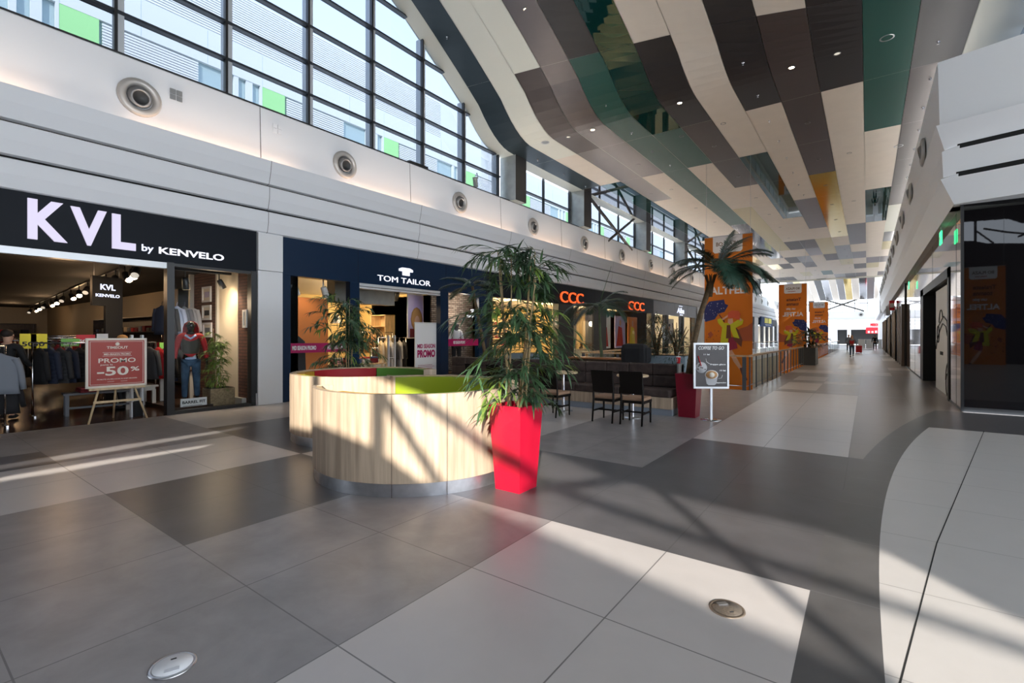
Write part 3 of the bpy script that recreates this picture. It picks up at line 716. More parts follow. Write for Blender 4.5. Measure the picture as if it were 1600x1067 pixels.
# ---- human builder: one continuous skinned body ----
def skinned(name, pts, edges, m_, parent, sub=2):
    me = bpy.data.meshes.new(name); me.from_pydata([p[:3] for p in pts], edges, []); me.materials.append(MATS[m_])
    o = bpy.data.objects.new(name, me); COL.objects.link(o); o.parent = parent
    md = o.modifiers.new('skin', 'SKIN'); md.use_smooth_shade = True
    for i, p in enumerate(pts):
        sv = me.skin_vertices[0].data[i]; r = p[3] if len(p) > 3 else .05; ry = p[4] if len(p) > 4 else r
        sv.radius = (r, ry); sv.use_root = (i == 0)
    s_ = o.modifiers.new('sub', 'SUBSURF'); s_.levels = 1; s_.render_levels = sub
    return o
def human(name, label, cat, loc, rz, h=1.75, skin='skin', hair='hair_dark', top='cloth_black', bottom='cloth_navy', shoes='cloth_black', stride=0.0, armL=None, armR=None,
          lean=0.0, bald=False, longhair=False, coat=False, vest=None, shirt=None, headm=None, female=False, group=None, bag=None):
    t = thing(name, label, cat, loc, rz, group); k = h/1.75
    V = lambda x, y, z, r=.05, r2=None: (x*k, y*k, z*k, r*k, (r2 or r)*k)
    sh = .165 if female else .19; ly = lean
    kneeL = (.10, .08*stride+.02, .50); kneeR = (-.10, -.05*stride+.02, .50); ankL = (.11, .28*stride-.02, .09); ankR = (-.11, -.32*stride-.02, .09+.05*abs(stride))
    aL = armL or ((sh+.07, -.02+ly*.5, 1.14), (sh+.09, .06+ly, .90)); aR = armR or ((-sh-.07, -.02+ly*.5, 1.14), (-sh-.09, .06+ly, .90))
    P = [V(0, 0, .95, .12, .10), V(0, ly*.3, 1.10, .115, .09), V(0, ly*.7, 1.28, .13, .10), V(0, ly, 1.42, .09, .08), V(0, ly+.01, 1.49, .052), V(0, ly+.02, 1.56, .075, .085), V(0, ly+.03, 1.64, .082, .10), V(0, ly+.02, 1.72, .055, .07)]
    E = [(i, i+1) for i in range(7)]
    def limb(start, pts):
        s_ = start
        for p in pts: P.append(V(*p)); E.append((s_, len(P)-1)); s_ = len(P)-1
        return s_
    for sgn, arm in ((1, aL), (-1, aR)):
        w_ = limb(3, [(sgn*sh, ly, 1.41, .055), (*arm[0], .038), (*arm[1], .026)])
        e_, q = Vector(arm[0]), Vector(arm[1]); d = (q-e_).normalized(); sd_ = Vector((0, 1, 0)) if abs(d.z) > .5 else Vector((0, 0, 1)); side = d.cross(Vector((1, 0, 0))).normalized() if abs(d.x) < .8 else d.cross(sd_).normalized()
        pm = q+d*.07; P.append(V(*pm, .030, .016)); E.append((w_, len(P)-1)); pi_ = len(P)-1
        inn = Vector((-sgn, 0, 0))
        for fi, (off, ln) in enumerate(((-.03, .075), (-.01, .09), (.01, .085), (.03, .065))):
            a1 = pm+side*off+d*.03; a2 = a1+d*ln*.5+inn*.01; a3 = a2+d*ln*.35+inn*.02
            limb(pi_, [(*a1, .0085), (*a2, .008), (*a3, .0065)])
        th = q+d*.03+side*.035; limb(w_, [(*th, .010), (*(th+d*.04+side*.01+inn*.01), .008)])
    for sgn, kn, an in ((1, kneeL, ankL), (-1, kneeR, ankR)):
        limb(0, [(sgn*.09, 0, .88, .085), (*kn, .055), (*an, .035), (an[0], an[1]+.10, an[2]-.045, .03), (an[0], an[1]+.17, an[2]-.055, .025)])
    body = skinned('body', P, E, skin, t)
    # clothing follows the body
    tp = [V(0, 0, .93, .15, .12), V(0, ly*.3, 1.10, .135, .11), V(0, ly*.7, 1.28, .155, .125), V(0, ly, 1.42, .10, .09)]; te = [(0, 1), (1, 2), (2, 3)]
    if coat: tp.append(V(0, -.01, .72, .19, .15)); te.append((0, 4))
    for sgn, arm in ((1, aL), (-1, aR)):
        tp += [V(sgn*sh, ly, 1.41, .068), V(*arm[0], .053), V(*[arm[0][i]*.12+arm[1][i]*.88 for i in range(3)], .042)]; n = len(tp); te += [(3, n-3), (n-3, n-2), (n-2, n-1)]
    skinned('jacket' if not female else 'top', tp, te, top, t)
    bp = [V(0, 0, .93, .135, .11)]; be = []
    for sgn, kn, an in ((1, kneeL, ankL), (-1, kneeR, ankR)):
        bp += [V(sgn*.09, 0, .86, .10), V(*kn, .070), V(an[0], an[1], an[2]+.03, .055)]; n = len(bp); be += [(0, n-3), (n-3, n-2), (n-2, n-1)]
    skinned('trousers', bp, be, bottom, t)
    for an in (ankL, ankR): MB().ico((0, 0, 0), 1, 2, (.048*k, .13*k, .045*k), M=Matrix.Translation((an[0]*k, (an[1]+.06)*k, max(.045, an[2]-.045)*k))).build('shoe', shoes, t)
    if vest: skinned('vest', [V(0, 0, 1.0, .165, .14), V(0, ly*.4, 1.14, .165, .14), V(0, ly*.8, 1.32, .175, .14), V(.11, ly, 1.42, .085), V(-.11, ly, 1.42, .085)], [(0, 1), (1, 2), (2, 3), (2, 4)], vest, t)
    if shirt: skinned('shirt_hem', [V(0, .01, .90, .155, .125), V(0, .01, .99, .155, .125)], [(0, 1)], shirt, t)
    if not bald:
        hm = MB().ico((0, (ly-.002)*k, 1.675*k), 1, 2, (.092*k, .108*k, .088*k))
        if longhair: hm.ico((0, (ly-.06)*k, 1.56*k), 1, 2, (.095*k, .06*k, .14*k))
        hm.build('hair', hair, t)
    # face
    fm_ = MB(); fy = (ly+.125)*k
    fm_.ico((0, fy, 1.625*k), 1, 1, (.012*k, .02*k, .024*k)).build('nose', skin, t)
    for sx__ in (-1, 1):
        MB().ico((sx__*.085*k, (ly+.02)*k, 1.63*k), 1, 1, (.012*k, .02*k, .03*k)).build('ear', skin, t)
        MB().ico((sx__*.032*k, fy-.012*k, 1.65*k), .008*k, 1).build('eye', 'black', t)
    MB().ico((0, fy-.01*k, 1.585*k), 1, 1, (.024*k, .008*k, .006*k)).build('mouth', 'cloth_maroon', t)
    return t
mn = human('mannequin', 'glossy black male mannequin in red jacket, dark vest and jeans in the shop window', 'mannequin', (-12.1, 4.34, .10), -1.95, 1.86, skin='jet_black', top='cloth_red', bottom='denim', shoes='jet_black', stride=.25, bald=True, vest='cloth_olive', shirt='shirt_pale')
hd = MB().lathe([(.10, 1.50), (.155, 1.56), (.15, 1.68), (.12, 1.78), (.05, 1.83), (0, 1.84)], 18, M=Matrix.Translation((0, -.03, 0)) @ Matrix.Rotation(pi, 4, 'Z'), a0=-.3, a1=pi+.3).build('hood', 'cloth_red', mn)
MB().tube([(-.1, .09, 1.52), (0, .13, 1.44), (.1, .09, 1.52)], .025, 8).build('shirt_collar', 'shirt_pale', mn)
pf = bx('display_platform', (-13.3, 3.85, .004), (-11.6, 4.6, .10), 'wood_dark'); tag(pf, 'low dark platform under the black window mannequin', 'platform')
sg_ = thing('price_sign', 'small white sign with black print at the window mannequin feet', 'sign', (-11.62, 3.98, .01), 0)
bx('card', (-.03, 0, 0), (0, .50, .26), 'print_white', sg_); text('lettering', 'BARREL FIT', 'print_black', sg_, plane_M((.001, .03, .15), (0, 1, 0)), height=.06, width=.44, depth=.002, bold=.03)
mm_ = MB(); [mm_.box((0, .04, .04+.03*i), (.002, .4, .05+.03*i)) for i in range(3)]; mm_.build('small_print', 'cloth_grey', sg_)
# ---- garments ----
def garment_mesh(w_=.46, h=.72, d=.16, sleeves=True, puff=0, long=1.0):
    g = MB(); h *= long; secs = [(0.0, .06, .05), (-.035, .16, .06), (-.08, .40, .09), (-.2, .46, .12), (-.4*long, .45, .13), (-.6*long, .47, .14), (-h, .50, .14), (-h, .44, .10)]
    if puff:
        n = []
        for i in range(26):
            z = -.1-(h-.1)*i/25.; n.append((z, .45+.03*sin(i*pi/1.5), .13+.025*sin(i*pi/1.5)))
        secs = secs[:2]+n
    rings = []
    for z, a, b in secs:
        rings.append([g.bm.verts.new((cos(q*2*pi/16)*a*w_, sin(q*2*pi/16)*b*(d/.16)*.55, z*(1 if not puff else 1))) for q in range(16)])
    for i in range(len(rings)-1):
        for q in range(16):
            f_ = g.bm.faces.new((rings[i][q], rings[i][(q+1) % 16], rings[i+1][(q+1) % 16], rings[i+1][q])); f_.smooth = True
    g.bm.faces.new(rings[-1]); g.bm.faces.new(rings[0])
    if sleeves:
        for s_ in (-1, 1):
            n = 12 if puff else 4
            g.tube([(s_*(.155+.10*(i/n)**.6)*w_/.46, .0+.02*i/n, -.09-.55*i/n) for i in range(n+1)], [.058+(.010*(i % 2) if puff else 0)-.016*i/n for i in range(n+1)], 8)
    g.tube([(0, 0, 0), (0, 0, .06), (.02, 0, .085), (0, 0, .10)], .006, 5)
    return g
def garment(m_, loc, rz, label, group, cat='jacket', name='jacket', **kw):
    o = garment_mesh(**kw).build(name, m_); o.location = loc; o.rotation_euler = (0, 0, rz); return tag(o, label, cat, group)
def rail(name, label, p0, p1, h=1.5, parts=True):
    t = thing(name, label, 'clothes rail', (p0[0], p0[1], 0)); d = Vector((p1[0]-p0[0], p1[1]-p0[1], 0))
    MB().tube([(0, 0, h), (d.x, d.y, h)], .016, 8).build('rail', 'chrome', t)
    for e in (Vector((0, 0, 0)), d):
        n = Vector((-d.y, d.x, 0)).normalized()*.25
        MB().tube([e, (e.x, e.y, h)], .016, 8).build('upright', 'chrome', t); MB().tube([e-n+Vector((0, 0, .02)), e+n+Vector((0, 0, .02))], .016, 8).build('foot', 'chrome', t)
    return t
rail('clothes_rail', 'chrome rail of dark jackets behind the easel poster', (-13.3, 2.0), (-13.3, 4.05), 1.46)
gl = 'dark jackets on the front rail'
cyc = ['cloth_black', 'cloth_navy', 'cloth_charcoal', 'cloth_navy', 'cloth_black', 'cloth_olive']
for i in range(13):
    y = 2.10+i*.15
    garment(cyc[i % 6], (-13.3, y, 1.36), .25+.1*((i*7) % 3), 'dark padded jacket hanging on the chrome rail behind the easel poster', gl, puff=(i % 3 != 0), w_=.50)
# benches below the rail
def low_bench(name, label, loc, rz, L=1.1, m_='bench_grey', h=.45, w_=.35):
    t = thing(name, label, 'bench', loc, rz)
    bx('bench_top', (0, 0, h-.04), (L, w_, h), m_, t, .004)
    for px in (.03, L-.09):
        for py in (.02, w_-.08): bx('leg', (px, py, 0), (px+.06, py+.06, h-.04), m_, t)
    bx('stretcher', (.05, w_/2-.02, .12), (L-.05, w_/2+.02, .16), m_, t); return t
low_bench('low_bench', 'grey low bench below the rail of dark jackets', (-12.75, 2.35, .004), pi/2-.1, 1.25)
fp = MB().box((-.22, -.15, 0), (.22, .15, .05), bev=.015); fp.box((-.2, -.14, .05), (.2, .13, .09), bev=.015); o = fp.build('folded_knitwear', 'cloth_maroon', loc=(-12.92, 2.75, .455)); tag(o, 'folded dark red knitwear on the low grey bench', 'folded clothes')
# tables with folded jeans near the window
def table(name, label, loc, rz, L, W_, h, m_top, m_leg):
    t = thing(name, label, 'table', loc, rz); bx('tabletop', (0, 0, h-.04), (L, W_, h), m_top, t, .006); bx('apron', (.05, .05, h-.12), (L-.05, W_-.05, h-.04), m_leg, t)
    for px in (.04, L-.11):
        for py in (.04, W_-.11): bx('leg', (px, py, 0), (px+.07, py+.07, h-.1), m_leg, t)
    return t
table('display_table', 'white legged display table of folded jeans beside the gate', (-14.6, 4.05, .004), 0, 1.5, .75, .78, 'wood_dark', 'wood_painted')
table('display_table', 'lower white display table beneath the folded jeans', (-13.6, 3.35, .004), 0, .75, .62, .5, 'wood_painted', 'wood_painted')
fm2 = ['denim', 'cloth_navy', 'cloth_charcoal', 'cloth_blue']
for i in range(5):
    for j in range(3):
        o = MB().box((-.13, -.16, 0), (.13, .16, .045), bev=.015).build('folded_jeans', fm2[(i+j) % 4], loc=(-14.4+.28*i, 4.25, .785+.046*j)); tag(o, 'folded dark jeans stacked on the white legged table', 'folded clothes', 'jeans stacked on the display table')
# shelves with clothes at the back
def shelf_unit(name, label, x0, x1, y0, y1, z0, z1, n, m_='wood_dark', back=True):
    t = thing(name, label, 'shelf', ((x0+x1)/2, (y0+y1)/2, z0)); hx = (x1-x0)/2; hy = (y1-y0)/2; H = z1-z0
    along_y = hy > hx
    if along_y:
        bx('side_panel', (-hx, -hy, 0), (hx, -hy+.03, H), m_, t); bx('side_panel', (-hx, hy-.03, 0), (hx, hy, H), m_, t)
        if back: bx('back_panel', (-hx, -hy, 0), (-hx+.02, hy, H), m_, t)
        for i in range(n+1): bx('shelf_board', (-hx, -hy, H*i/n-.012 if i else 0), (hx, hy, H*i/n+.012), m_, t)
    else:
        bx('side_panel', (-hx, -hy, 0), (-hx+.03, hy, H), m_, t); bx('side_panel', (hx-.03, -hy, 0), (hx, hy, H), m_, t)
        if back: bx('back_panel', (-hx, hy-.02, 0), (hx, hy, H), m_, t)
        for i in range(n+1): bx('shelf_board', (-hx, -hy, H*i/n-.012 if i else 0), (hx, hy, H*i/n+.012), m_, t)
    return t
shelf_unit('wall_shelf', 'tall dark shelving along the side wall of the menswear shop', -27.5, -15.3, 6.05, 6.5, .1, 2.3, 4)
shelf_unit('wall_shelf', 'dark shelving across the rear wall of the menswear shop', -39.3, -38.85, 2.5, 6.0, .1, 2.3, 4)
rs = random.Random(11)
pal = ['cloth_black', 'cloth_navy', 'cloth_charcoal', 'cloth_grey', 'cloth_red', 'cloth_olive', 'cloth_maroon', 'cloth_cream', 'cloth_blue']
for lv in range(4):
    for i in range(28):
        o = MB().box((-.15, -.16, 0), (.15, .16, .12+.1*rs.random()), bev=.03).build('folded_sweater', rs.choice(pal), loc=(-27.1+.42*i, 6.24, .115+.55*lv)); tag(o, 'folded clothes stacked on the dark side wall shelving', 'folded clothes', 'folded clothes on the side wall shelving')
    for i in range(7):
        o = MB().box((-.15, -.16, 0), (.15, .16, .12+.1*rs.random()), bev=.03).build('folded_sweater', rs.choice(pal), loc=(-39.06, 2.85+.45*i, .115+.55*lv)); tag(o, 'folded clothes stacked on the dark rear wall shelving', 'folded clothes', 'folded clothes on the rear wall shelving')
for (xa, ya, n, h, lab) in ((-15.2, 1.4, 12, 1.5, 'second rail of clothes deep in the menswear shop'), (-17.6, 2.2, 14, 1.55, 'third rail of clothes deep in the menswear shop'), (-21.5, 3.0, 14, 1.6, 'fourth rail of clothes deep in the menswear shop'), (-26.5, 3.2, 14, 1.6, 'fifth rail of clothes deep in the menswear shop'), (-15.6, 4.9, 7, 1.9, 'high rail of shirts beside the cream column')):
    rail('clothes_rail', lab, (xa, ya), (xa, ya+n*.17+.1), h)
    for i in range(n): garment(rs.choice(pal), (xa, ya+.12+.17*i, h-.10), rs.uniform(-.2, .3), 'garment hanging on the '+lab.split(' of ')[0].replace('rail', 'rail')+' of the menswear shop', lab, w_=.46, cat='garment', puff=rs.random() > .5)
# garments near the window, right of the gate
for i in range(5): garment(['cloth_lightgrey', 'cloth_grey', 'shirt_pale', 'cloth_charcoal', 'cloth_navy'][i], (-13.9, 5.0-.16*i, 2.35), .6, 'shirt hanging high behind the window mannequin', 'shirts behind the mannequin', w_=.42, cat='shirt', name='shirt')
for i in range(4): garment(['cloth_charcoal', 'cloth_red', 'cloth_black', 'cloth_black'][i], (-13.0, 3.85+.16*i, 1.35), .5, 'dark garment hanging low behind the window mannequin', 'low garments behind the mannequin', w_=.44, cat='garment')
# grey coat at the picture's left edge
p = at(14, 640, x=-12.3)
gc = garment_mesh(w_=.62, h=.72).build('coat', 'cloth_grey'); gc.location = (-12.3, 1.42, 1.30); gc.rotation_euler = (0, .05, pi/2-.3); tag(gc, 'pale grey coat hanging at the left edge of the shop entrance', 'coat')
rail('clothes_rail', 'rail with the pale grey coat at the left edge', (-12.3, .2), (-12.3, 1.5), 1.42)
gk = garment_mesh(w_=.6, h=.75).build('trousers', 'cloth_black'); gk.location = (-12.45, 1.42, .95); gk.rotation_euler = (0, 0, pi/2-.3); tag(gk, 'black trousers hanging under the pale grey coat', 'trousers')
# card signs on the rails
def card(u, v, x, w_, h, m_, txt, tm, label, stem=.3):
    p = at(u, v, x=x); t = thing('price_card', label, 'price sign', (x, p.y, p.z-h/2), 0)
    MB().tube([(0, 0, -stem), (0, 0, 0)], .006, 6).build('stem', 'steel', t); bx('card', (-.005, -w_/2, 0), (.005, w_/2, h), m_, t, .002)
    if txt: text('lettering', txt, tm, t, plane_M((.007, -w_*.38, h*.15), (0, 1, 0)), height=h*.32, width=w_*.72, depth=.002, bold=.03)
    return t
card(44, 533, -14.5, .26, .32, 'sign_yellow', '50', 'print_black', 'left one of two yellow 50 price cards on the rails')
card(61, 533, -14.5, .26, .32, 'sign_yellow', '50', 'print_black', 'right one of two yellow 50 price cards on the rails')
card(110, 535, -13.6, .30, .16, 'sign_green', 'SALE', 'print_white', 'green edged white price card above the jacket rail')
card(134, 530, -13.8, .32, .20, 'sign_red', '50%', 'print_white', 'red 50 percent price card above the jacket rail')
card(160, 529, -13.8, .2, .22, 'print_white', '%', 'sign_red', 'small red and white price card beside the red one')
card(257, 545, -13.5, .2, .3, 'sign_green', '%', 'print_white', 'green and white card next to the window post')
hs = thing('hanging_sign', 'square black hanging sign with small white lettering inside the menswear shop', 'sign', (-13.9, 3.30, 2.28), .45)
bx('panel', (-.03, -.34, 0), (.03, .34, .66), 'black', hs)
text('lettering', 'KVL', 'letter_blue_white', hs, plane_M((.032, -.17, .36), (0, 1, 0)), height=.13, width=.34, depth=.004, bold=.03); text('lettering', 'KENVELO', 'letter_blue_white', hs, plane_M((.032, -.27, .2), (0, 1, 0)), height=.07, width=.54, depth=.004, bold=.03)
for q in (-.28, .28): MB().tube([(0, q, .66), (0, q, .97)], .005, 5).build('cable', 'steel', hs)
bx('lower_post', (-.03, -.05, -2.2), (.03, .34, 0), 'black', hs)
# track spots receding into the shop
px_t = [(12, 531), (20, 527), (33, 520), (52, 512), (70, 506), (92, 493), (100, 495)]
tg = 'warm track spotlights under the dark ceiling'
for i in range(16):
    f_ = (i/15)**1.5; x = -12.6-24.5*f_; y = 3.5+2.0*f_
    track_spot((x, y, 3.21), -1.72+.3*(i % 3-1), 'black track spotlight under the dark ceiling of the menswear shop', .9, group=tg, s=1.35, lit='lamp_warm' if i % 3 else 'lamp_dim')
rl = MB().prism([(-12.4, 3.46, 3.21), (-37.5, 5.48, 3.21), (-37.5, 5.54, 3.21), (-12.4, 3.52, 3.21)], (0, 0, .035)).build('ceiling_track', 'dark_frame'); tag(rl, 'long black lighting track below the dark shop ceiling', 'track')
# white moulded column inside
cl_ = MB(); cl_.box((-15.0, 5.55, 0), (-14.7, 6.2, 2.9)); cl_.box((-15.06, 5.48, 2.9), (-14.64, 6.3, 3.05)); cl_.box((-15.03, 5.5, 0), (-14.67, 6.25, .2)); struct(cl_.build('column', 'cream_wall'))
# people in the menswear shop
human('person', 'person in black standing with lowered head at the left edge of the shop', 'person', (-13.3, 1.62, .005), .9, 1.72, top='cloth_black', bottom='cloth_black', lean=.06, armL=((.26, .10, 1.15), (.25, .3, 1.0)), armR=((-.26, .1, 1.15), (-.22, .3, 1.0)))
human('person', 'blond haired person in dark top behind the red easel poster', 'person', (-13.2, 3.35+.05, .005), 2.6, 1.62, top='cloth_black', bottom='cloth_charcoal', hair='hair_blond', female=True)
# easel with the poster
b0 = at(125, 668, z=0); b1 = at(193, 656, z=0)
es = thing('easel_poster', 'red promotional poster on a light wooden easel at the shop entrance', 'easel', (-11.40, 2.86, 0), 0)
# local: y along the front, x towards the mall
for yy in (-.44, .44): MB().tube([(.10, yy, 0), (-.035, yy*.55, .72)], .018, 8).build('leg', 'wood_light', es)
MB().tube([(-.45, .05, 0), (-.05, .0, .80)], .018, 8).build('rear_leg', 'wood_light', es); bx('crossbar', (.03, -.36, .36), (.06, .36, .40), 'wood_light', es); bx('ledge', (-.02, -.42, .60), (.06, .42, .64), 'wood_light', es)
ps = MB(); ps.box((-.02, -.46, .64), (.01, .46, 1.56)); po = ps.build('poster_board', 'poster_cream', es)
bx('poster_print', (.01, -.42, .68), (.014, .42, 1.52), 'poster_red', es)
fl_ = MB()
for (ya, yb, za, zb) in ((-.45, .45, .650, .665), (-.45, .45, 1.535, 1.55), (-.45, -.435, .65, 1.55), (.435, .45, .65, 1.55)): fl_.box((.01, ya, za), (.02, yb, zb))
for (ya, yb, za, zb) in ((-.40, .40, .70, .706), (-.40, .40, 1.494, 1.5), (-.40, -.394, .70, 1.5), (.394, .40, .70, 1.5), (-.22, .22, 1.29, 1.295), (-.22, .22, 1.225, 1.23), (-.15, -.05, .745, .75), (.05, .15, .745, .75)): fl_.box((.014, ya, za), (.017, yb, zb))
fl_.build('poster_border', 'poster_cream', es)
def pt_(s, y, z, h, w_, b=.01, sh=0): return text('lettering', s, 'poster_cream', es, plane_M((.016, y, z), (0, 1, 0)), height=h, width=w_, depth=.003, bold=b, shear=sh)
pt_('TIMEOUT', -.16, 1.36, .05, .32, .02); pt_('MID-SEASON PROMO', -.20, 1.242, .034, .40, .02); pt_('PROMO', -.28, 1.10, .085, .56, .012); pt_('pana la', -.25, 1.045, .035, .18, .01)
pt_('-50', -.30, .86, .17, .47, .02); pt_('%', .2, .93, .085, .14, .02); pt_('PROMOTIE VALABILA DOAR IN ACEST MAGAZIN', -.3, .785, .02, .6, .01)
MB().lathe([(0, 0), (.035, 0), (.03, .012), (0, .014)], 10, M=Matrix.Translation((.015, -.0, 1.45)) @ Matrix.Rotation(pi/2, 4, 'Y')).build('emblem', 'poster_cream', es)
# theft gates
def gate(loc, rz, h, w_, label, n=5):
    t = thing('security_gate', label, 'security gate', loc, rz)
    for yy in (0, w_): MB().box((-.03, yy-.022, 0), (.03, yy+.022, h), bev=.012).build('post', 'alu', t)
    for i in range(n): MB().tube([(0, 0, .32+(h-.4)*i/(n-1)), (0, w_, .32+(h-.4)*i/(n-1))], .008, 6).build('rung', 'alu', t)
    MB().box((-.035, 0, 0), (.035, w_, .30), bev=.006).build('base', 'dark_frame', t); return t
p = at(213, 652, z=0)
gate((-11.62, 3.14, .004), .35, 1.62, .20, 'tall aluminium theft gate beside the easel poster', 6)
# lights of the shop
for x, y in ((-14.2, 2.6), (-17.6, 3.9), (-22.5, 4.5), (-28, 4.5), (-35, 4.5)): pt((x, y, 2.75), 13, (1, .62, .33), .2)
spot((-12.3, 4.5, 3.0), (-12.8, 4.6, 0), 60, 100, (1, .8, .6)); pt((-12.4, 4.9, 2.4), 9, (1, .75, .5), .2); spot((-12.1, 5.0, 2.9), (-12.1, 5.3, 1.2), 25, 90, (1, .75, .5))
# potted bamboo comes with the plants below
# ---- second shop: navy front ----
fr = MB()
for (a, b) in ((6.0, 6.22), (7.90, 8.20), (11.35, 11.72), (13.30, 13.74)): fr.box((WL-.18, a, 0), (WL+.015, b, 3.09))
fr.box((WL-.1, 6.2, 0), (WL+.01, 7.9, .08)); fr.box((WL-.1, 11.7, 0), (WL+.01, 13.3, .08))
wn = struct(fr.build('window_41', 'navy')); ypane('glass_pane', WL-.02, 6.22, 7.9, .08, 3.08, 'glass_shop', wn); ypane('glass_pane', WL-.02, 11.72, 13.3, .08, 3.08, 'glass_shop', wn)
fr = MB(); fr.box((WL-.16, 8.2, 2.93), (WL+.005, 11.35, 2.98)); fr.box((WL-.16, 8.2, 3.0), (WL+.0, 11.35, 3.08)); struct(fr.build('trim_4', 'alu'))
bn = bx('hanging_bulkhead', (-12.9, 8.2, 2.60), (-12.5, 10.4, 3.35), 'column_side'); tag(bn, 'grey hanging panel inside the entrance of the navy shop', 'panel')
# window poster of a man
ps = thing('window_poster', 'large window poster of a man against an orange background', 'poster', (-12.3, 6.25, .1), 0)
bx('print', (-.02, 0, 0), (0, 1.6, 2.55), 'photo_orange', ps)
q = MB(); q.prism([(0.001, .0, 0), (0.001, .95, 0), (0.001, .9, 1.35), (0.001, .62, 1.58), (0.001, .12, 1.58), (0.001, 0, 1.4)], (.006, 0, 0)); q.build('printed_torso', 'cloth_charcoal', ps)
q = MB(); q.prism([(0.006, .22, 1.2), (0.006, .5, 1.2), (0.006, .52, 1.62), (0.006, .2, 1.62)], (.006, 0, 0)); q.build('printed_scarf', 'cloth_red', ps)
MB().ico((.006, .33, 1.88), 1, 2, (.012, .17, .24)).build('printed_face', 'skin', ps); MB().ico((.004, .34, 2.02), 1, 2, (.012, .21, .20)).build('printed_hair', 'hair_dark', ps)
q = MB(); q.prism([(0.001, .15, 0), (0.001, .36, 0), (0.001, .5, .75), (0.001, .2, .75)], (.006, 0, 0)); q.build('printed_sleeve', 'cloth_grey', ps)
def promo_band(y0, y1, z0, z1, txts, label):
    t = thing('promo_band', label, 'window band', (WL-.012, y0, z0)); bx('band', (0, 0, 0), (.006, y1-y0, z1-z0), 'magenta', t)
    for s, a, b in txts: text('lettering', s, 'print_white', t, plane_M((.007, a, (z1-z0)*.28), (0, 1, 0)), height=(z1-z0)*.46, width=b-a, depth=.003, bold=.04)
    return t
promo_band(6.23, 7.89, 1.18, 1.42, (('MID SEASON PROMO', .04, .68), ('MID SEASON PROMO', 1.0, 1.62)), 'magenta promo band across the left window of the navy shop')
promo_band(11.73, 13.29, 1.26, 1.50, (('MID SEASON PROMO', .25, .85),), 'magenta promo band across the right window of the navy shop')
for y, lab in ((6.6, 'white cone spotlight left of two above the man poster'), (7.45, 'white cone spotlight right of two above the man poster')): track_spot((-11.9, y, 3.12), 0, lab, .35, 'lampshade', s=1.5, lit='lamp_dim')
# roll-up banner in the doorway
rb = thing('roll_up_banner', 'tall white roll-up banner with red MID SEASON PROMO text', 'banner stand', (-11.55, 10.42, .004), 0)
bx('banner_cloth', (-.01, 0, .08), (.01, .98, 2.02), 'print_white', rb); MB().box((-.1, -.02, 0), (.1, 1.0, .09), bev=.02).build('base', 'alu', rb); bx('top_bar', (-.015, -.01, 2.0), (.015, .99, 2.04), 'alu', rb)
text('lettering', 'MID SEASON', 'magenta', rb, plane_M((.012, .1, 1.20), (0, 1, 0)), height=.14, width=.78, depth=.003, bold=.035); text('lettering', 'PROMO', 'magenta', rb, plane_M((.012, .1, .90), (0, 1, 0)), height=.25, width=.78, depth=.003, bold=.05)
q = MB(); [q.box((.01, .12, .50+.05*i), (.0125, .85-.1*(i % 2), .51+.05*i)) for i in range(4)]; q.build('small_print', 'magenta', rb)
gate((-11.85, 9.62, .004), .15, 1.62, .28, 'aluminium theft gate in the doorway of the navy shop', 5)
# mannequin in the right window and brick backdrop
bwk = bx('wall_brick', (-12.22, 11.74, 0), (-12.16, 13.9, 3.2), 'brick_dark'); struct(bwk)
text('lettering', 'TOM TAILOR', 'letter_white', bwk, plane_M((-12.158, at(729, 494, x=-12.158).y, at(729, 494, x=-12.158).z-.04), (0, 1, 0)), height=.085, width=at(747, 494, x=-12.158).y-at(729, 494, x=-12.158).y, depth=.012, bold=.03)
q = MB(); q.prism([(-12.158, at(735, 490, x=-12.158).y+a*.45, at(735, 490, x=-12.158).z+.06+b*.45) for a, b in P[:0] or [(0, .2), (.12, .25), (.42, .25), (.54, .2), (.54, .12), (.41, .12), (.41, -.02), (.14, -.02), (.14, .12), (0, .12)]], (.012, 0, 0)); q.build('emblem', 'letter_white', bwk)
mat('grey_gloss', (.09, .09, .10), .35)
human('mannequin', 'grey mannequin in white top and open grey cardigan before the dark brick', 'mannequin', (-11.8, at(713, 540, x=-11.8).y, .35), -2.2, 1.75, skin='grey_gloss', top='cloth_white', bottom='cloth_black', shoes='cloth_black', bald=True, female=True, vest=None, coat=False)
bd = bx('display_box', (-12.1, 12.0, .004), (-11.5, 12.75, .345), 'wood_dark'); tag(bd, 'low dark plinth under the grey mannequin', 'plinth')
tp = thing('light_poster', 'bright poster of a curly haired person against a lilac sky', 'poster', (-12.35, 10.85, 1.55), .25); bx('frame', (-.03, -.03, -.03), (0, .93, 1.5), 'print_white', tp); bx('print', (0, 0, 0), (.004, .9, 1.45), 'photo_sky', tp)
MB().ico((.008, .5, .62), 1, 2, (.012, .36, .42)).build('printed_hair', 'hair_blond', tp); MB().ico((.016, .52, .55), 1, 2, (.012, .17, .22)).build('printed_face', 'skin', tp); MB().box((.004, .1, 0), (.01, .9, .3)).build('printed_coat', 'cloth_maroon', tp)
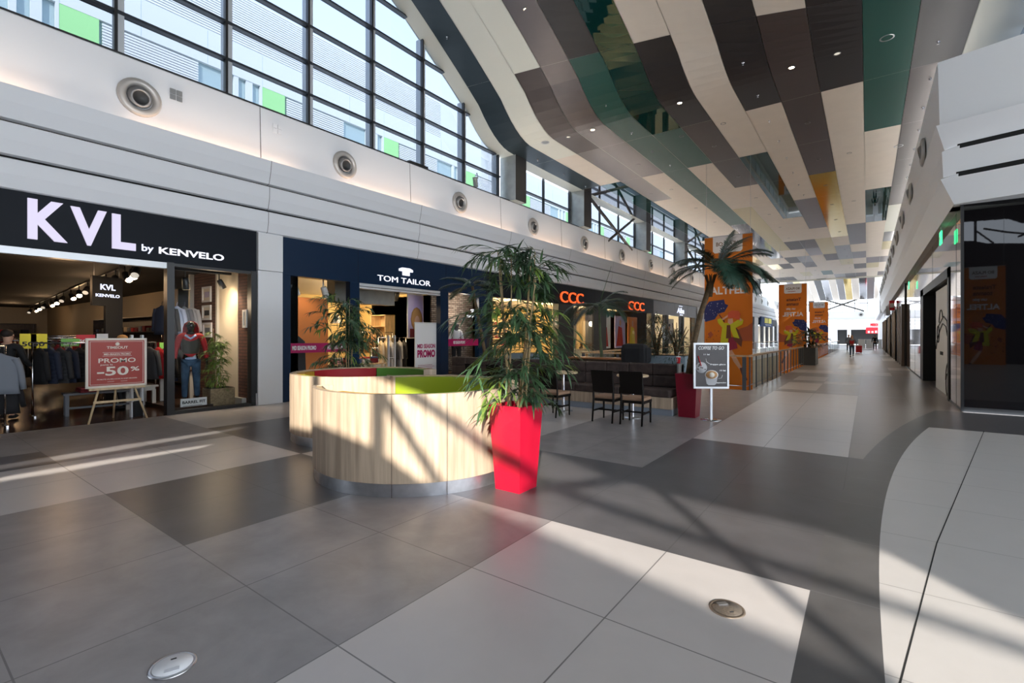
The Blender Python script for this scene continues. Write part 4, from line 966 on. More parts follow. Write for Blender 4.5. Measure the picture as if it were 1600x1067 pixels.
# interior of the navy shop
def pendant(loc, label, s=1.0):
    t = thing('pendant_lamp', label, 'pendant lamp', loc); MB().lathe([(.02*s, .30*s), (.05*s, .28*s), (.09*s, .2*s), (.17*s, .02*s), (.18*s, 0)], 20).build('lamp_shade', 'lampshade', t); MB().tube([(0, 0, .3*s), (0, 0, 3.4-loc[2])], .005, 5).build('cable', 'black', t); MB().ico((0, 0, .06*s), .05*s, 1).build('bulb', 'lamp_white', t); return t
pendant((-13.8, 9.1, 2.02), 'white bell pendant lamp nearest the left post of the navy shop'); pendant((-15.0, 10.6, 2.10), 'white bell pendant lamp above the tan jackets')
shelf_unit('wall_shelf', 'pale shelving with black boxes at the rear of the navy shop', -17.6, -16.6, 13.3, 13.85, .1, 2.5, 5, 'wood_light')
rail('clothes_rail', 'rail with tan padded jackets in the navy shop', (-16.1, 11.6), (-16.1, 13.3), 1.75)
for i in range(8): garment(['cloth_black', 'cloth_tan', 'cloth_tan', 'cloth_tan', 'cloth_black', 'cloth_olive', 'cloth_cream', 'cloth_cream'][i], (-16.1, 11.75+.2*i, 1.65), -.6, 'padded jacket hanging on the rail in the navy shop', 'padded jackets in the navy shop', puff=i < 6, w_=.52)
rail('clothes_rail', 'lower rail of dark garments in the navy shop', (-14.9, 11.3), (-14.9, 13.0), 1.15)
for i in range(9): garment(['cloth_black', 'cloth_maroon', 'cloth_charcoal'][i % 3], (-14.9, 11.4+.18*i, 1.05), -.5, 'dark garment hanging on the lower rail in the navy shop', 'dark garments in the navy shop', w_=.5, cat='garment')
rail('clothes_rail', 'front rail with cream and grey tops in the navy shop', (-13.2, 10.3), (-13.2, 11.5), 1.55)
for i in range(6): garment(['cloth_cream', 'cloth_cream', 'cloth_lightgrey', 'cloth_charcoal', 'cloth_lightgrey', 'cloth_charcoal'][i], (-13.2, 10.4+.2*i, 1.45), -.4, 'light top hanging on the front rail in the navy shop', 'light tops in the navy shop', w_=.46, cat='top', name='top', long=1.3)
table('display_table', 'display table with stacked knitwear in the doorway of the navy shop', (-14.1, 8.6, .004), 0, 1.1, 1.9, .7, 'wood_light', 'wood_painted')
for i in range(5):
    for j in range(4):
        o = MB().box((-.14, -.15, 0), (.14, .15, .05), bev=.016).build('folded_sweater', ['cloth_pink', 'cloth_red', 'cloth_blue', 'cloth_lightgrey', 'cloth_maroon'][(i+(j//3)*3) % 5], loc=(-13.4, 8.85+.34*i, .70+.052*j+.004)); tag(o, 'folded knitwear stacked on the table in the navy shop', 'folded clothes', 'knitwear on the doorway table')
for x, y in ((-13.5, 9.6), (-15.5, 11.2), (-17.5, 12.5)): pt((x, y, 2.8), 60, (1, .72, .40), .25)
pt((-11.65, 12.9, 2.8), 14, (1, .8, .6), .15); spot((-11.6, 12.7, 3.0), (-12.1, 12.6, 1), 45, 90, (1, .8, .6)); spot((-11.8, 7.0, 3.0), (-12.3, 7.1, 1), 14, 100, (1, .85, .7))  # the point lamp by the brick is added to brighten the backdrop
for (x, y) in ((-12.75, 10.55), (-12.9, 10.85)): track_spot((x, y, 3.3), 1.2, 'black track spotlight in the doorway of the navy shop', .6, group='black spotlights in the navy shop', s=1.6)
# ---- third shop: orange lettering ----
fr = MB()
for (a, b) in ((13.74, 14.1), (18.9, 20.3), (22.4, 23.9), (30.6, 31.3), (33.6, 34.0), (37.2, 37.6), (40.5, 41.0)): fr.box((WL-.3, a, 0), (WL+.01, b, 3.09))
struct(fr.build('window_42', 'black')); 
g = MB(); [g.poly([(WL-.03, a, 0), (WL-.03, b, 0), (WL-.03, b, 3.08), (WL-.03, a, 3.08)]) for a, b in ((14.1, 18.9), (20.3, 22.4), (23.9, 30.6), (31.3, 40.5))]; struct(g.build('window_43', 'glass_shop'))
mat('beige_display', (.7, .55, .33), .6)  # even beige of the window backing and display box
q = MB(); q.box((-12.5, 20.2, 0), (-12.45, 22.6, 3.1)); q.box((-12.46, 21.3, 0), (-12.44, 21.32, 3.1)); struct(q.build('wall_panel', 'beige_display'))
bag = thing('handbag', 'small black handbag standing in the beige shop window', 'handbag', (-11.8, 20.9, .95), 0); MB().box((-.09, -.2, 0), (.09, .2, .28), bev=.03).build('bag_body', 'jet_black', bag); MB().tube([(.0, -.1, .27), (0, -.07, .45), (0, .07, .45), (0, .1, .27)], .012, 6).build('handle', 'jet_black', bag)
st_ = bx('display_box', (-12.2, 20.4, .004), (-11.5, 22.3, .945), 'beige_display'); tag(st_, 'beige display box carrying the black handbag', 'plinth')
bt = MB().box((-.06, -.12, 0), (.06, .12, .1), bev=.03); bt.box((-.05, -.02, .08), (.05, .11, .3), bev=.03); o = bt.build('ankle_boot', 'jet_black', loc=(-11.8, 21.9, .95)); tag(o, 'small black ankle boot next to the handbag', 'boot')
for (y0, lab) in ((14.6, 'shoe shelving in the left window of the shoe shop'), (16.8, 'shoe shelving beside the dark column of the shoe shop')):
    t = shelf_unit('shoe_shelf', lab, -14.9, -14.5, y0+.6, y0+2.7, .1, 2.5, 7, 'wood_light')
    for lv in range(7):
        for i in range(6):
            s_ = MB().box((-.13, -.05, 0), (.1, .05, .05), bev=.015); s_.box((-.13, -.045, .03), (-.02, .045, .12), bev=.02)
            o = s_.build('shoe', rs.choice(['cloth_black', 'jet_black', 'wood_dark', 'cloth_maroon', 'cloth_red']), loc=(-14.68, y0+.85+.33*i, .115+.343*lv)); tag(o, 'shoe standing on the '+lab, 'shoe', 'shoes on the '+lab)
for (y0, mcol, lab) in ((24.3, 'cloth_blue', 'blue and white window poster in the shoe shop'), (26.4, 'photo_sky', 'lilac window poster in the shoe shop'), (28.3, 'photo_orange', 'orange window poster in the shoe shop')):
    t = thing('window_poster', lab, 'poster', (-12.0, y0, .9)); bx('print', (0, 0, 0), (.02, 1.5, 1.9), 'print_white' if mcol == 'cloth_blue' else mcol, t)
    q = MB(); q.prism([(.02, .2, .1), (.02, 1.2, .1), (.02, 1.0, 1.2), (.02, .5, 1.3)], (.006, 0, 0)); q.build('printed_figure', 'cloth_red' if mcol != 'photo_orange' else 'cloth_yellow', t)
    MB().ico((.024, .75, 1.5), 1, 2, (.01, .14, .2)).build('printed_face', 'skin', t)
for y in (15.5, 18, 21.3, 25, 28.5): pt((-13.3, y, 2.7), 150, (1, .74, .40), .25)
for y in (33, 36, 39): pt((-13, y, 2.7), 60, (1, .85, .6), .25)
t = thing('window_poster', 'window poster of a dark haired man in a white shirt and tie', 'poster', (-12.0, 35.2, 1.0)); bx('print', (0, 0, 0), (.02, 1.9, 1.9), 'poster_cream', t)
q = MB(); q.prism([(.02, .2, 0), (.02, 1.6, 0), (.02, 1.5, .8), (.02, 1.1, 1.0), (.02, .7, 1.0), (.02, .3, .8)], (.006, 0, 0)); q.build('printed_shirt', 'cloth_white', t); MB().ico((.024, .9, 1.25), 1, 2, (.01, .16, .24)).build('printed_face', 'skin', t); MB().ico((.03, .9, 1.42), 1, 2, (.01, .18, .12)).build('printed_hair', 'hair_dark', t); bx('printed_tie', (.028, .86, .3), (.034, .94, .95), 'cloth_charcoal', t)
# ---- further shops along the left side ----
pillar(41.0, 43.0, n=5)
yy = 43.0; n = 44
sc = [('cloth_charcoal', 'cream_wall'), ('cloth_charcoal', 'poster_cream'), ('charcoal_sign', 'cream_wall'), ('cloth_charcoal', 'cream_wall'), ('brown_sign', 'poster_cream'), ('charcoal_sign', 'cream_wall')]
pos = [(43, 52), (53, 66), (68.5, 84.5), (87, 100), (101, 114)]
for i, (a, b) in enumerate(pos):
    o = MB(); o.box((WL-.3, a, 3.08), (WL+.01, b, 3.99), mi=0); o.box((WL-1.6, a, 0), (WL-1.5, b, 3.1), mi=1)
    for q in range(5): yq = a+(b-a)*q/4; o.box((WL-.3, yq-.35, 0), (WL+.01, yq+.35, 3.1), mi=2)
    struct(o.build('wall_shopfront', [sc[i][0], sc[i][1], 'black']))
    pillar(b, (pos[i+1][0] if i+1 < len(pos) else 115), n=6+i)
    pt((WL-.9, (a+b)/2, 2.4), 70, (1, .85, .65), .3)
t = thing('shop_sign', 'small yellow and dark blue shop sign far down the left side', 'shop sign', (WL+.15, 69.5, 2.9)); bx('sign_panel', (-.1, 0, 0), (.1, 9, 1.25), 'cloth_blue', t); bx('yellow_square', (.1, 2.5, .45), (.14, 5, 1.15), 'sign_yellow', t); bx('yellow_square', (.1, 5.5, .45), (.14, 8, 1.15), 'sign_yellow', t)
text('lettering', 'optica', 'print_white', t, plane_M((.11, 3, .1), (0, 1, 0)), height=.25, width=4.8, depth=.02)
t = thing('shop_sign', 'small glowing lilac shop sign after the yellow one', 'shop sign', (WL+.05, 92.0, 3.1)); text('lettering', 'Lensa', 'letter_lilac', t, plane_M((0, 0, .1), (0, 1, 0)), height=.7, width=5, depth=.05, bold=.03, shear=.3)
# =====================================================================
#                  RIGHT-HAND SHOPFRONTS OF THE CORRIDOR
# =====================================================================
q = MB()
q.box((WR, 13.9, .05), (WR+.04, 15.82, 4.45), mi=0); q.box((WR, 15.82, 3.28), (WR+.04, 23.7, 4.45), mi=0); q.box((WR, 23.7, .05), (WR+.04, 32.7, 4.45), mi=0)
mir = q.build('wall_mirror', ['bronze_mirror']); struct(mir)
q = MB()
for y in (14.75, 19.7, 26.5, 29.4): q.box((WR-.004, y, .05 if y < 15.8 or y > 23.7 else 3.28), (WR-.001, y+.015, 4.45))
q.box((WR-.03, YF-.03, 0), (WR+.02, YF+.03, 4.45)); q.box((WR-.01, 13.9, 0), (WR+.03, 15.82, .05)); q.box((WR-.01, 23.7, 0), (WR+.03, 32.7, .05)); q.box((WR-.05, 32.6, 0), (WR+.06, 32.8, 4.4))
struct(q.build('trim_40', 'dark_frame'))
# deep black portal
q = MB(); q.box((WR-.02, 15.82, 0), (WR+2.6, 16.1, 3.3)); q.box((WR-.02, 22.6, 0), (WR+2.6, 23.7, 3.3)); q.box((WR-.02, 15.82, 3.05), (WR+2.6, 23.7, 3.3)); q.box((WR+2.6, 15.8, 0), (WR+2.7, 23.7, 3.3))
struct(q.build('wall_portal', 'black'))
hp = thing('hoarding_panel', 'pale hoarding panel with a line drawing of a robot arm in the dark portal', 'panel', (WR+.10, 15.95, .004), 0)
bx('panel', (0, 0, 0), (.06, 4.0, 2.98), 'print_white', hp)
q = MB()
def arc(c, r, a0, a1, th=.012, n=16): q.tube([(-.01, c[0]+r*cos(a0+(a1-a0)*i/n), c[1]+r*sin(a0+(a1-a0)*i/n)) for i in range(n+1)], th, 5)
arc((1.0, .35), .55, .1, 2.9); arc((1.2, .3), .3, 0, 2*pi); arc((2.6, 1.9), .45, .2, 2.6); arc((3.3, 1.65), .25, 0, 2*pi); q.tube([(-.01, 3.2, 1.9), (-.01, 2.0, 2.15), (-.01, 1.3, 2.0), (-.01, 1.0, 1.6)], .012, 5); q.tube([(-.01, 3.1, 1.7), (-.01, 2.2, 1.95), (-.01, 1.5, 1.85), (-.01, 1.2, 1.6)], .012, 5)
q.tube([(-.01, 2.9, 1.75), (-.01, 3.6, 1.45), (-.01, 3.8, 1.2)], .014, 5); q.build('line_drawing', 'cloth_charcoal', hp)
bx('yellow_patch', (-.004, .3, 1.0), (0, 1.0, 1.25), 'sign_yellow', hp); bx('yellow_patch', (-.004, 2.2, 1.05), (0, 2.9, 1.15), 'cloth_black', hp)
# framed glass fronts further on
for i, (a, b) in enumerate(((32.8, 39.5), (39.5, 48), (48, 58), (58, 73))):
    q = MB(); n = 3
    for k_ in range(n+1): yq = a+(b-a)*k_/n; q.box((WR-.18, yq-.05, 0), (WR+.12, yq+.12+.02*i, 3.3))
    q.box((WR-.05, a, 3.2), (WR+.12, b, 3.3)); q.box((WR-.02, a, .0), (WR+.1, b, .12))
    o = struct(q.build('window_%d' % (50+i), 'bronze_post')); ypane('glass_pane', WR+.03, a, b, .1, 3.2, 'glass_shop', o)
    q = MB(); q.box((WR+.0, a, 3.3), (WR+.1, b, 4.4)); o2 = q.build('fascia_glass', 'bronze_mirror' if i % 2 else 'black_gloss', o)
struct(bx('wall_right_shops', (WR+2.2, 32.8, 0), (WR+2.3, 73, 4.4), 'cream_wall')); struct(bx('floor_right', (WR, 13.9, -.02), (WR+2.7, 73, .003), 'tile_far')); struct(bx('ceiling_right', (WR+.1, 14, 4.38), (WR+2.8, 73, 4.45), 'shop_ceiling_light'))
for y in (35, 42, 50, 60, 68): pt((WR+1.2, y, 3.0), 40, (1, .85, .65), .3)
t = thing('projecting_sign', 'small red and white blade sign at the fifth glass front on the right', 'shop sign', (WR-.35, 44.0, 3.45)); bx('panel', (0, 0, 0), (.3, .08, .7), 'sign_red', t); bx('white_band', (.03, -.01, .2), (.27, 0, .5), 'print_white', t)
t = thing('projecting_sign', 'pale blade sign farthest along the right shopfronts', 'shop sign', (WR-.35, 52.0, 3.35)); bx('panel', (0, 0, 0), (.3, .08, .8), 'print_white', t)
# green exit signs under the right cladding
mat('exit_green', (.02, .5, .18), .4, emit=1.0, ecol=(.05, .8, .3))
def exit_sign(u, v, label):
    p = at(u, v, x=1.48); t = thing('exit_sign', label, 'exit sign', (1.48, p.y, p.z))
    bx('panel', (-.012, -.2, -.16), (.012, .2, .16), 'exit_green', t); MB().tube([(0, 0, .16), (0, 0, 4.39-p.z)], .008, 6).build('stem', 'steel', t)
    q = MB(); q.prism([(-.014, -.12, .02), (-.014, .02, .02), (-.014, .02, .07), (-.014, .13, -.02), (-.014, .02, -.1), (-.014, .02, -.05), (-.014, -.12, -.05)], (-.003, 0, 0)); q.build('arrow', 'print_white', t)
exit_sign(1470, 372, 'green exit sign under the white cladding, nearest on the right')
exit_sign(1420, 446, 'green exit sign further along the right cladding')
# =====================================================================
#                  AIR NOZZLES, VENTS, DOWNLIGHTS
# =====================================================================
def nozzle(loc, rz, label, group):
    t = thing('air_nozzle', label, 'air nozzle', loc, rz, group); M_ = Matrix.Rotation(pi/2, 4, 'Y')
    MB().lathe([(.37, 0), (.37, .03), (.34, .06), (.27, .075), (.22, .02), (.215, -.03)], 32, M=M_).build('outer_ring', 'alu_ring', t)
    Mt = M_ @ Matrix.Rotation(.22, 4, 'Y')
    MB().lathe([(.215, -.02), (.20, .05), (.16, .10), (.135, .10), (.13, .0), (.0, -.0)], 28, M=Mt).build('inner_cone', 'alu_cone', t)
    MB().lathe([(.128, .07), (.10, .055), (0, .05)], 20, M=Mt).build('throat', 'black', t); return t
mat('alu_ring', (.5, .48, .46), .4, .35); mat('alu_cone', (.22, .22, .225), .35, .5)
n0 = nozzle((-11.625, 3.27, 6.33), 0, 'round grey air nozzle with dark throat in the white band, nearest on the left', 'air nozzles along the left band')
ordn = ['second', 'third', 'fourth', 'fifth', 'sixth', 'seventh']
for i in range(1, 20):
    dup(n0, loc=(-11.625, 3.27+4.66*i, 6.33), label=('round grey air nozzle, %s along the left band' % ordn[i-1]) if i < 7 else 'small distant round air nozzle far along the left band')
m0 = nozzle((1.215, 18.0, 6.62), pi, 'air nozzle on the right white wall, nearest of its row', 'air nozzles along the right wall')
ys_ = [at(1445, 238, x=1.22), at(1425, 303, x=1.22)]
m0.location = (1.20, ys_[0].y, ys_[0].z); dy_ = 4.62
for i in range(1, 12): dup(m0, loc=(1.20, ys_[0].y+dy_*i, ys_[0].z+.0), label=('air nozzle on the right white wall, %s of its row' % ordn[i-1]) if i < 7 else 'small distant air nozzle far along the right white wall')
for xx in (-6.6, -1.0): nozzle((xx, YEND-.05, 5.75), -pi/2, 'air nozzle in the far end wall, %s of two' % ('left' if xx < -3 else 'right'), 'air nozzles in the far end wall')
for (u, v, lab) in ((275, 149, 'small square silver grille beside the nearest left nozzle'), (433, 202, 'small faint square grille left of the second nozzle')):
    p = at(u, v, x=-11.63); t = thing('wall_vent', lab, 'vent', (-11.622, p.y, p.z)); 
    for a in (-.11, .01):
        for b in (-.11, .01): bx('square', (0, a, b), (.012, a+.10, b+.10), 'steel' if u < 300 else 'white_panel', t)
# downlights: every lamp a thing
def ceil_hit(u, v):
    d = at(u, v, z=8.9)-Vector((0, 0, EYE)); s = .6
    for _ in range(400):
        p = Vector((0, 0, EYE))+d*s
        if p.z >= zc(p.x, p.y)-.02: break
        s += .004
    return p
def downlight_proto(name, label, lit, r=.09, group=None):
    t = thing(name, label, 'downlight', (0, 0, -50), 0, group)
    MB().lathe([(r*.78, 0), (r, -.004), (r, .01), (r*.9, .012), (r*.78, .03)], 24).build('trim_ring', 'alu_cone' if lit != 'speaker' else 'steel', t)
    MB().lathe([(0, .006), (r*.78, .006)], 20).build('lens', 'lamp_warm' if lit == 'on' else ('lamp_dim' if lit == 'dim' else 'column_side'), t); return t
mat('lamp_bright', (1, .9, .7), .5, emit=60, ecol=(1, .78, .5))
pr_on = downlight_proto('downlight', 'glowing round ceiling downlight', 'on', .085); pr_dim = downlight_proto('downlight', 'unlit round downlight', 'dim', .085); pr_sp = downlight_proto('ceiling_speaker', 'round grey ceiling speaker', 'speaker', .15)
def strip_name(p):
    k = int(math.floor((.94-p.x)/1.032))
    return k
lit_px = [(822, 15), (926, 203), (997.5, 257.6), (1062, 161), (1236.8, 105.8), (1116, 228), (1153.9, 275.6), (1049, 296), (1087.5, 325), (1117, 347), (1141.7, 366), (1181, 309), (1202, 335), (1232.6, 372), (1290, 289.5), (1300, 319.5), (1306, 343), (1312, 362), (1219, 355), (1261, 407), (1268, 414), (1274, 422.5), (1279, 429), (1320, 390), (1323.5, 401), (1326, 410), (1328, 418), (1330, 425), (1223, 426.6), (1214, 419.6), (1231, 432)]
dim_px = [(1017, 303), (1065, 212.6), (888, 214), (1262, 192), (1279, 249), (1327, 239), (1308, 84), (1130, 193), (1334, 314), (1372, 300), (1373, 308)]
desc = {0: 'glowing ceiling downlight at the top edge of the picture, left of centre', 1: 'glowing downlight in the brown metallic strip, nearer of two', 2: 'glowing downlight in the brown metallic strip, farther of two', 3: 'glowing downlight in the dark brown strip beside the glossy green panel', 4: 'glowing downlight nearest in the brown strip right of centre', 5: 'glowing downlight in the dark square left of the cream pair', 6: 'brightest warm downlight with a streak, beside the mirror green strip'}
rowdesc = {}
for i, (u, v) in enumerate(lit_px):
    p = ceil_hit(u, v); lab = desc.get(i)
    if lab is None:
        if 14 <= i <= 17: lab = 'glowing downlight in the glossy yellow strip, %s along it' % ['first', 'second', 'third', 'last'][i-14]
        elif 7 <= i <= 10: lab = 'glowing downlight in the cream strip left of the green one, %s along it' % ['first', 'second', 'third', 'fourth'][i-7]
        elif 11 <= i <= 13 or i == 18: lab = 'glowing downlight in the cream strip past the brightest lamp, %s along it' % {11: 'first', 12: 'second', 18: 'third', 13: 'fourth'}[i]
        else: lab = 'small distant glowing downlight towards the far end of the ceiling'
    o = dup(pr_on, loc=(p.x, p.y, p.z-.005), label=lab); o['group'] = 'lit ceiling downlights'
    if i in (6,): 
        for ch in o.children:
            if ch.name.startswith('lens'): ch.data = ch.data.copy(); ch.data.materials[0] = MATS['lamp_bright']
    if i < 19: l = spot((p.x, p.y, p.z-.08), (p.x, p.y, 0), 170, 70, (1, .80, .58), .07)
dl = ['unlit downlight in the brown strip left of the cream row', 'pale oval unlit downlight in the green square', 'pale unlit downlight in the curved brown strip', 'dim downlight nearer in the brown strip right of centre', 'dim downlight farther in the brown strip right of centre', 'unlit downlight in the cream strip right of the yellow one, nearest', 'unlit pale downlight in the nearest black strip', 'unlit downlight in the cream strip left of centre', 'unlit downlight in the cream strip right of the yellow one, next', 'unlit downlight in the mirror green strip near the right wall', 'unlit downlight behind the first in the mirror green strip']
for i, (u, v) in enumerate(dim_px): p = ceil_hit(u, v); o = dup(pr_dim, loc=(p.x, p.y, p.z-.005), label=dl[i]); o['group'] = 'unlit ceiling downlights'
for (u, v, lab) in ((852, 222.7, 'round grey ceiling speaker in the cream curved strip'), (1386, 59, 'round ceiling speaker in the green strip at upper right'), (1404, 228, 'round ceiling speaker in the cream square below the green strip')):
    p = ceil_hit(u, v); dup(pr_sp, loc=(p.x, p.y, p.z-.005), label=lab)
for o in (pr_on, pr_dim, pr_sp):
    for ch in list(o.children): bpy.data.objects.remove(ch)
    bpy.data.objects.remove(o)
# sprinkler heads
sp_ = [(698.6, 58), (947, 163), (840, 249), (881, 272), (915, 291), (987, 207), (1019, 236), (1047, 258), (1070, 282), (1161, 98), (1184, 149), (1202, 189), (1217, 220), (1229, 246), (1239, 269), (1248, 288), (1256, 304), (1466, 65), (1453, 123), (1442, 168), (1435, 203), (1428, 232), (1422, 257), (1417, 277)]
pt0 = None
for i, (u, v) in enumerate(sp_):
    p = ceil_hit(u, v)
    if pt0 is None:
        t = thing('sprinkler', 'small metal sprinkler head in the ceiling panels', 'sprinkler', p, 0, 'sprinkler heads in the ceiling'); MB().lathe([(0, 0), (.04, 0), (.04, -.01), (.012, -.02), (.012, -.06), (.03, -.065), (0, -.07)], 12).build('head', 'chrome', t); pt0 = t
    else: dup(pt0, loc=p)
# camera-like spotlight on the sill
p = at(742, 284, x=-11.85)
t = thing('sill_floodlight', 'small grey floodlight clamped on the window sill near the dark column', 'floodlight', (-11.8, p.y, 7.12), .4); MB().tube([(0, 0, 0), (0, 0, .25), (.05, .08, .45), (0, .1, .62)], .02, 8).build('arm', 'steel', t); MB().box((-.06, -.10, .05), (.08, .08, .42), bev=.02, M=Matrix.Rotation(.35, 4, 'X')).build('housing', 'column_side', t)
p = at(648, 255, x=-11.8); o = bx('sill_batten', (-11.85, p.y-.3, 7.11), (-11.7, p.y+.5, 7.2), 'dark_frame'); tag(o, 'short dark batten lying on the window sill', 'batten')
# floor boxes
def floor_box(loc, r, mm, label, rz=0):
    t = thing('floor_outlet', label, 'floor box', loc, rz); MB().lathe([(0, .001), (r*.86, .001), (r*.86, .006), (r, .006), (r*1.02, 0)], 40).build('rim', 'steel' if mm == 'white_panel' else 'bronze_post2', t)
    MB().lathe([(0, .008), (r*.84, .008), (r*.85, .004)], 40).build('lid', mm, t); bx('latch', (.35*r, -.03, .008), (.62*r, .03, .0105), 'steel' if mm != 'white_panel' else 'alu', t); bx('mark', (-.5*r, -.012, .008), (-.4*r, .012, .0092), 'cloth_charcoal', t)
mat('bronze_post2', (.28, .22, .17), .35, .6); mat('lid_bronze', (.19, .155, .125), .38, .3, noise=.3, nscale=90)
floor_box(at(270, 1040, z=0), .098, 'white_panel', 'round pale floor box lid in the grey tiles, bottom left', -.4); floor_box(at(1136, 951.5, z=0), .097, 'lid_bronze', 'round brown floor box lid in the sunlit white tile', 2.4)
# =====================================================================
#                  CURVED BENCHES
# =====================================================================
mat('oak', (.52, .41, .30), .5, noise=.20, nscale=16, stretch=(1, 1, .07), vary=(.36, .27, .19))
mat('kick', (.50, .51, .54), .30, .85, noise=.15, nscale=9)
mat('cush_red', (.42, .010, .02), .6); mat('cush_green', (.09, .26, .035), .6); mat('cush_lime', (.30, .38, .012), .6); mat('cush_yellow', (.62, .33, .03), .6)
def ringseg(r0, r1, z0, z1, a0, a1, n=None):
    m_ = MB(); n = n or max(4, int(abs(a1-a0)/.06)); V_ = []
    for i in range(n+1):
        a = a0+(a1-a0)*i/n; V_.append([m_.bm.verts.new((r*cos(a), r*sin(a), z)) for r, z in ((r0, z0), (r1, z0), (r1, z1), (r0, z1))])
    for i in range(n):
        for q_ in range(4): f_ = m_.bm.faces.new((V_[i][q_], V_[i+1][q_], V_[i+1][(q_+1) % 4], V_[i][(q_+1) % 4])); f_.smooth = True
    m_.bm.faces.new(V_[0][::-1]); m_.bm.faces.new(V_[-1]); 
    return m_
def sharp(o, ang=40):
    import math as mt_
    for e in o.data.edges: pass
    md = o.modifiers.new('split', 'EDGE_SPLIT'); md.split_angle = R_(ang); return o
def bench(c, R, a0, a1, cush, label, caps=True, seams=(0.5,)):
    t = thing('curved_bench', label, 'bench', (c[0], c[1], 0))
    sharp(ringseg(R-.035, R, .135, 1.02, a0, a1).build('oak_shell', 'oak', t)); sharp(ringseg(R-.05, R-.012, .0, .13, a0, a1).build('kick_plate', 'kick', t))
    sharp(ringseg(R-.10, R-.03, .12, 1.015, a0, a1).build('inner_frame', 'wood_light', t))
    for (b0_, b1_, m_) in cush:
        g_ = .006; sharp(ringseg(R-.21, R-.10, .46, 1.005, b0_+g_, b1_-g_).build('back_cushion', m_, t)); sharp(ringseg(R-.62, R-.11, .34, .46, b0_+g_, b1_-g_).build('seat_cushion', m_, t))
    sharp(ringseg(R-.60, R-.10, .0, .34, a0, a1).build('seat_base', 'oak', t))
    for s_ in seams:
        a = a0+(a1-a0)*s_; sharp(ringseg(R-.001, R+.0012, .0, 1.02, a-.0018, a+.0018, 1).build('panel_joint', 'wood_dark', t))
    if caps:
        for a, sg__ in ((a0, -1), (a1, 1)): sharp(ringseg(R-.62, R, .0, .45, a, a+sg__*.02, 1).build('end_panel', 'oak', t)); sharp(ringseg(R-.22, R, .44, 1.02, a, a+sg__*.02, 1).build('end_panel', 'oak', t))
    return t
d2 = pi/180
bench((-4.48, 4.12), 1.23, -128*d2, 157*d2, [(-96*d2, -60*d2, 'cush_yellow'), (-60*d2, 8*d2, 'cush_green'), (8*d2, 62*d2, 'cush_yellow'), (62*d2, 157*d2, 'cush_lime')], 'front curved bench clad in pale oak with lime and yellow seat backs', seams=(.255, .345))
bench((-6.66, 4.96), 1.16, 58*d2, 341*d2, [(58*d2, 133*d2, 'cush_green'), (133*d2, 206*d2, 'cush_red'), (206*d2, 250*d2, 'cush_yellow'), (250*d2, 341*d2, 'cush_lime')], 'rear curved bench in pale oak with red and green seat backs', seams=(.62,))
# =====================================================================
#                  PLANTERS AND PLANTS
# =====================================================================
mat('planter_red', (.50, .006, .03), .25, coat=.3); mat('planter_red_shaded', (.20, .004, .02), .3, coat=.2); mat('soil', (.02, .014, .01), .95)  # the darker planter red is a copy with shade put into its colour
mat('planter_blue', (.25, .32, .37), .4); mat('planter_grey', (.06, .065, .07), .4); mat('burlap', (.33, .24, .14), .9, noise=.3, nscale=25)
mat('leaf_bamboo', (.075, .15, .06), .36, noise=.45, nscale=3, vary=(.025, .06, .03)); mat('leaf_bamboo_lit', (.18, .28, .05), .4, noise=.35, nscale=3)  # the lit leaf is a paler copy with light put into its colour
mat('leaf_palm', (.018, .055, .035), .4, noise=.4, nscale=3); mat('leaf_dark', (.015, .045, .022), .4, noise=.4, nscale=4); mat('leaf_bright', (.22, .33, .06), .5, noise=.4, nscale=4)
mat('cane', (.50, .36, .18), .5, noise=.25, nscale=10); mat('trunk_brown', (.12, .075, .035), .8, noise=.4, nscale=14, bump=.5, bscale=30); mat('trunk_green', (.10, .14, .07), .6, noise=.3, nscale=6)
def leaf(mb, p, d, up, L, W, droop=.5, seg=4):
    d = d.normalized(); s_ = d.cross(up)
    s_ = s_.normalized() if s_.length > 1e-4 else Vector((1, 0, 0)); prev = None; pos = p.copy(); dr = d.copy()
    for i in range(seg+1):
        f_ = i/seg; w_ = W*(.35+1.9*f_ if f_ < .3 else (1-f_)**.8*1.25)*.5; w_ = max(w_, .0008)
        n_ = s_.cross(dr).normalized()
        row = [mb.bm.verts.new(pos-s_*w_+n_*w_*.35), mb.bm.verts.new(pos), mb.bm.verts.new(pos+s_*w_+n_*w_*.35)]
        if prev:
            for q_ in range(2): fc = mb.bm.faces.new((prev[q_], prev[q_+1], row[q_+1], row[q_])); fc.smooth = True
        prev = row; dr = (dr+Vector((0, 0, -1))*droop*(1/seg)*(.5+f_)).normalized(); pos = pos+dr*L/seg
def square_planter(t, b, tw, h, m_):
    q = MB(); P_ = []
    pr_ = [(b, 0), (tw, h), (tw-.03, h), (tw-.045, h-.06)]
    rings = [[q.bm.verts.new((sx_*r, sy_*r, z)) for sx_, sy_ in ((-1, -1), (1, -1), (1, 1), (-1, 1))] for r, z in pr_]
    q.bm.faces.new(rings[0][::-1])
    for i in range(3):
        for k_ in range(4): q.bm.faces.new((rings[i][k_], rings[i][(k_+1) % 4], rings[i+1][(k_+1) % 4], rings[i+1][k_]))
    q.build('planter', m_, t); MB().box((-tw+.045, -tw+.045, h-.08), (tw-.045, tw-.045, h-.055)).build('soil', 'soil', t)
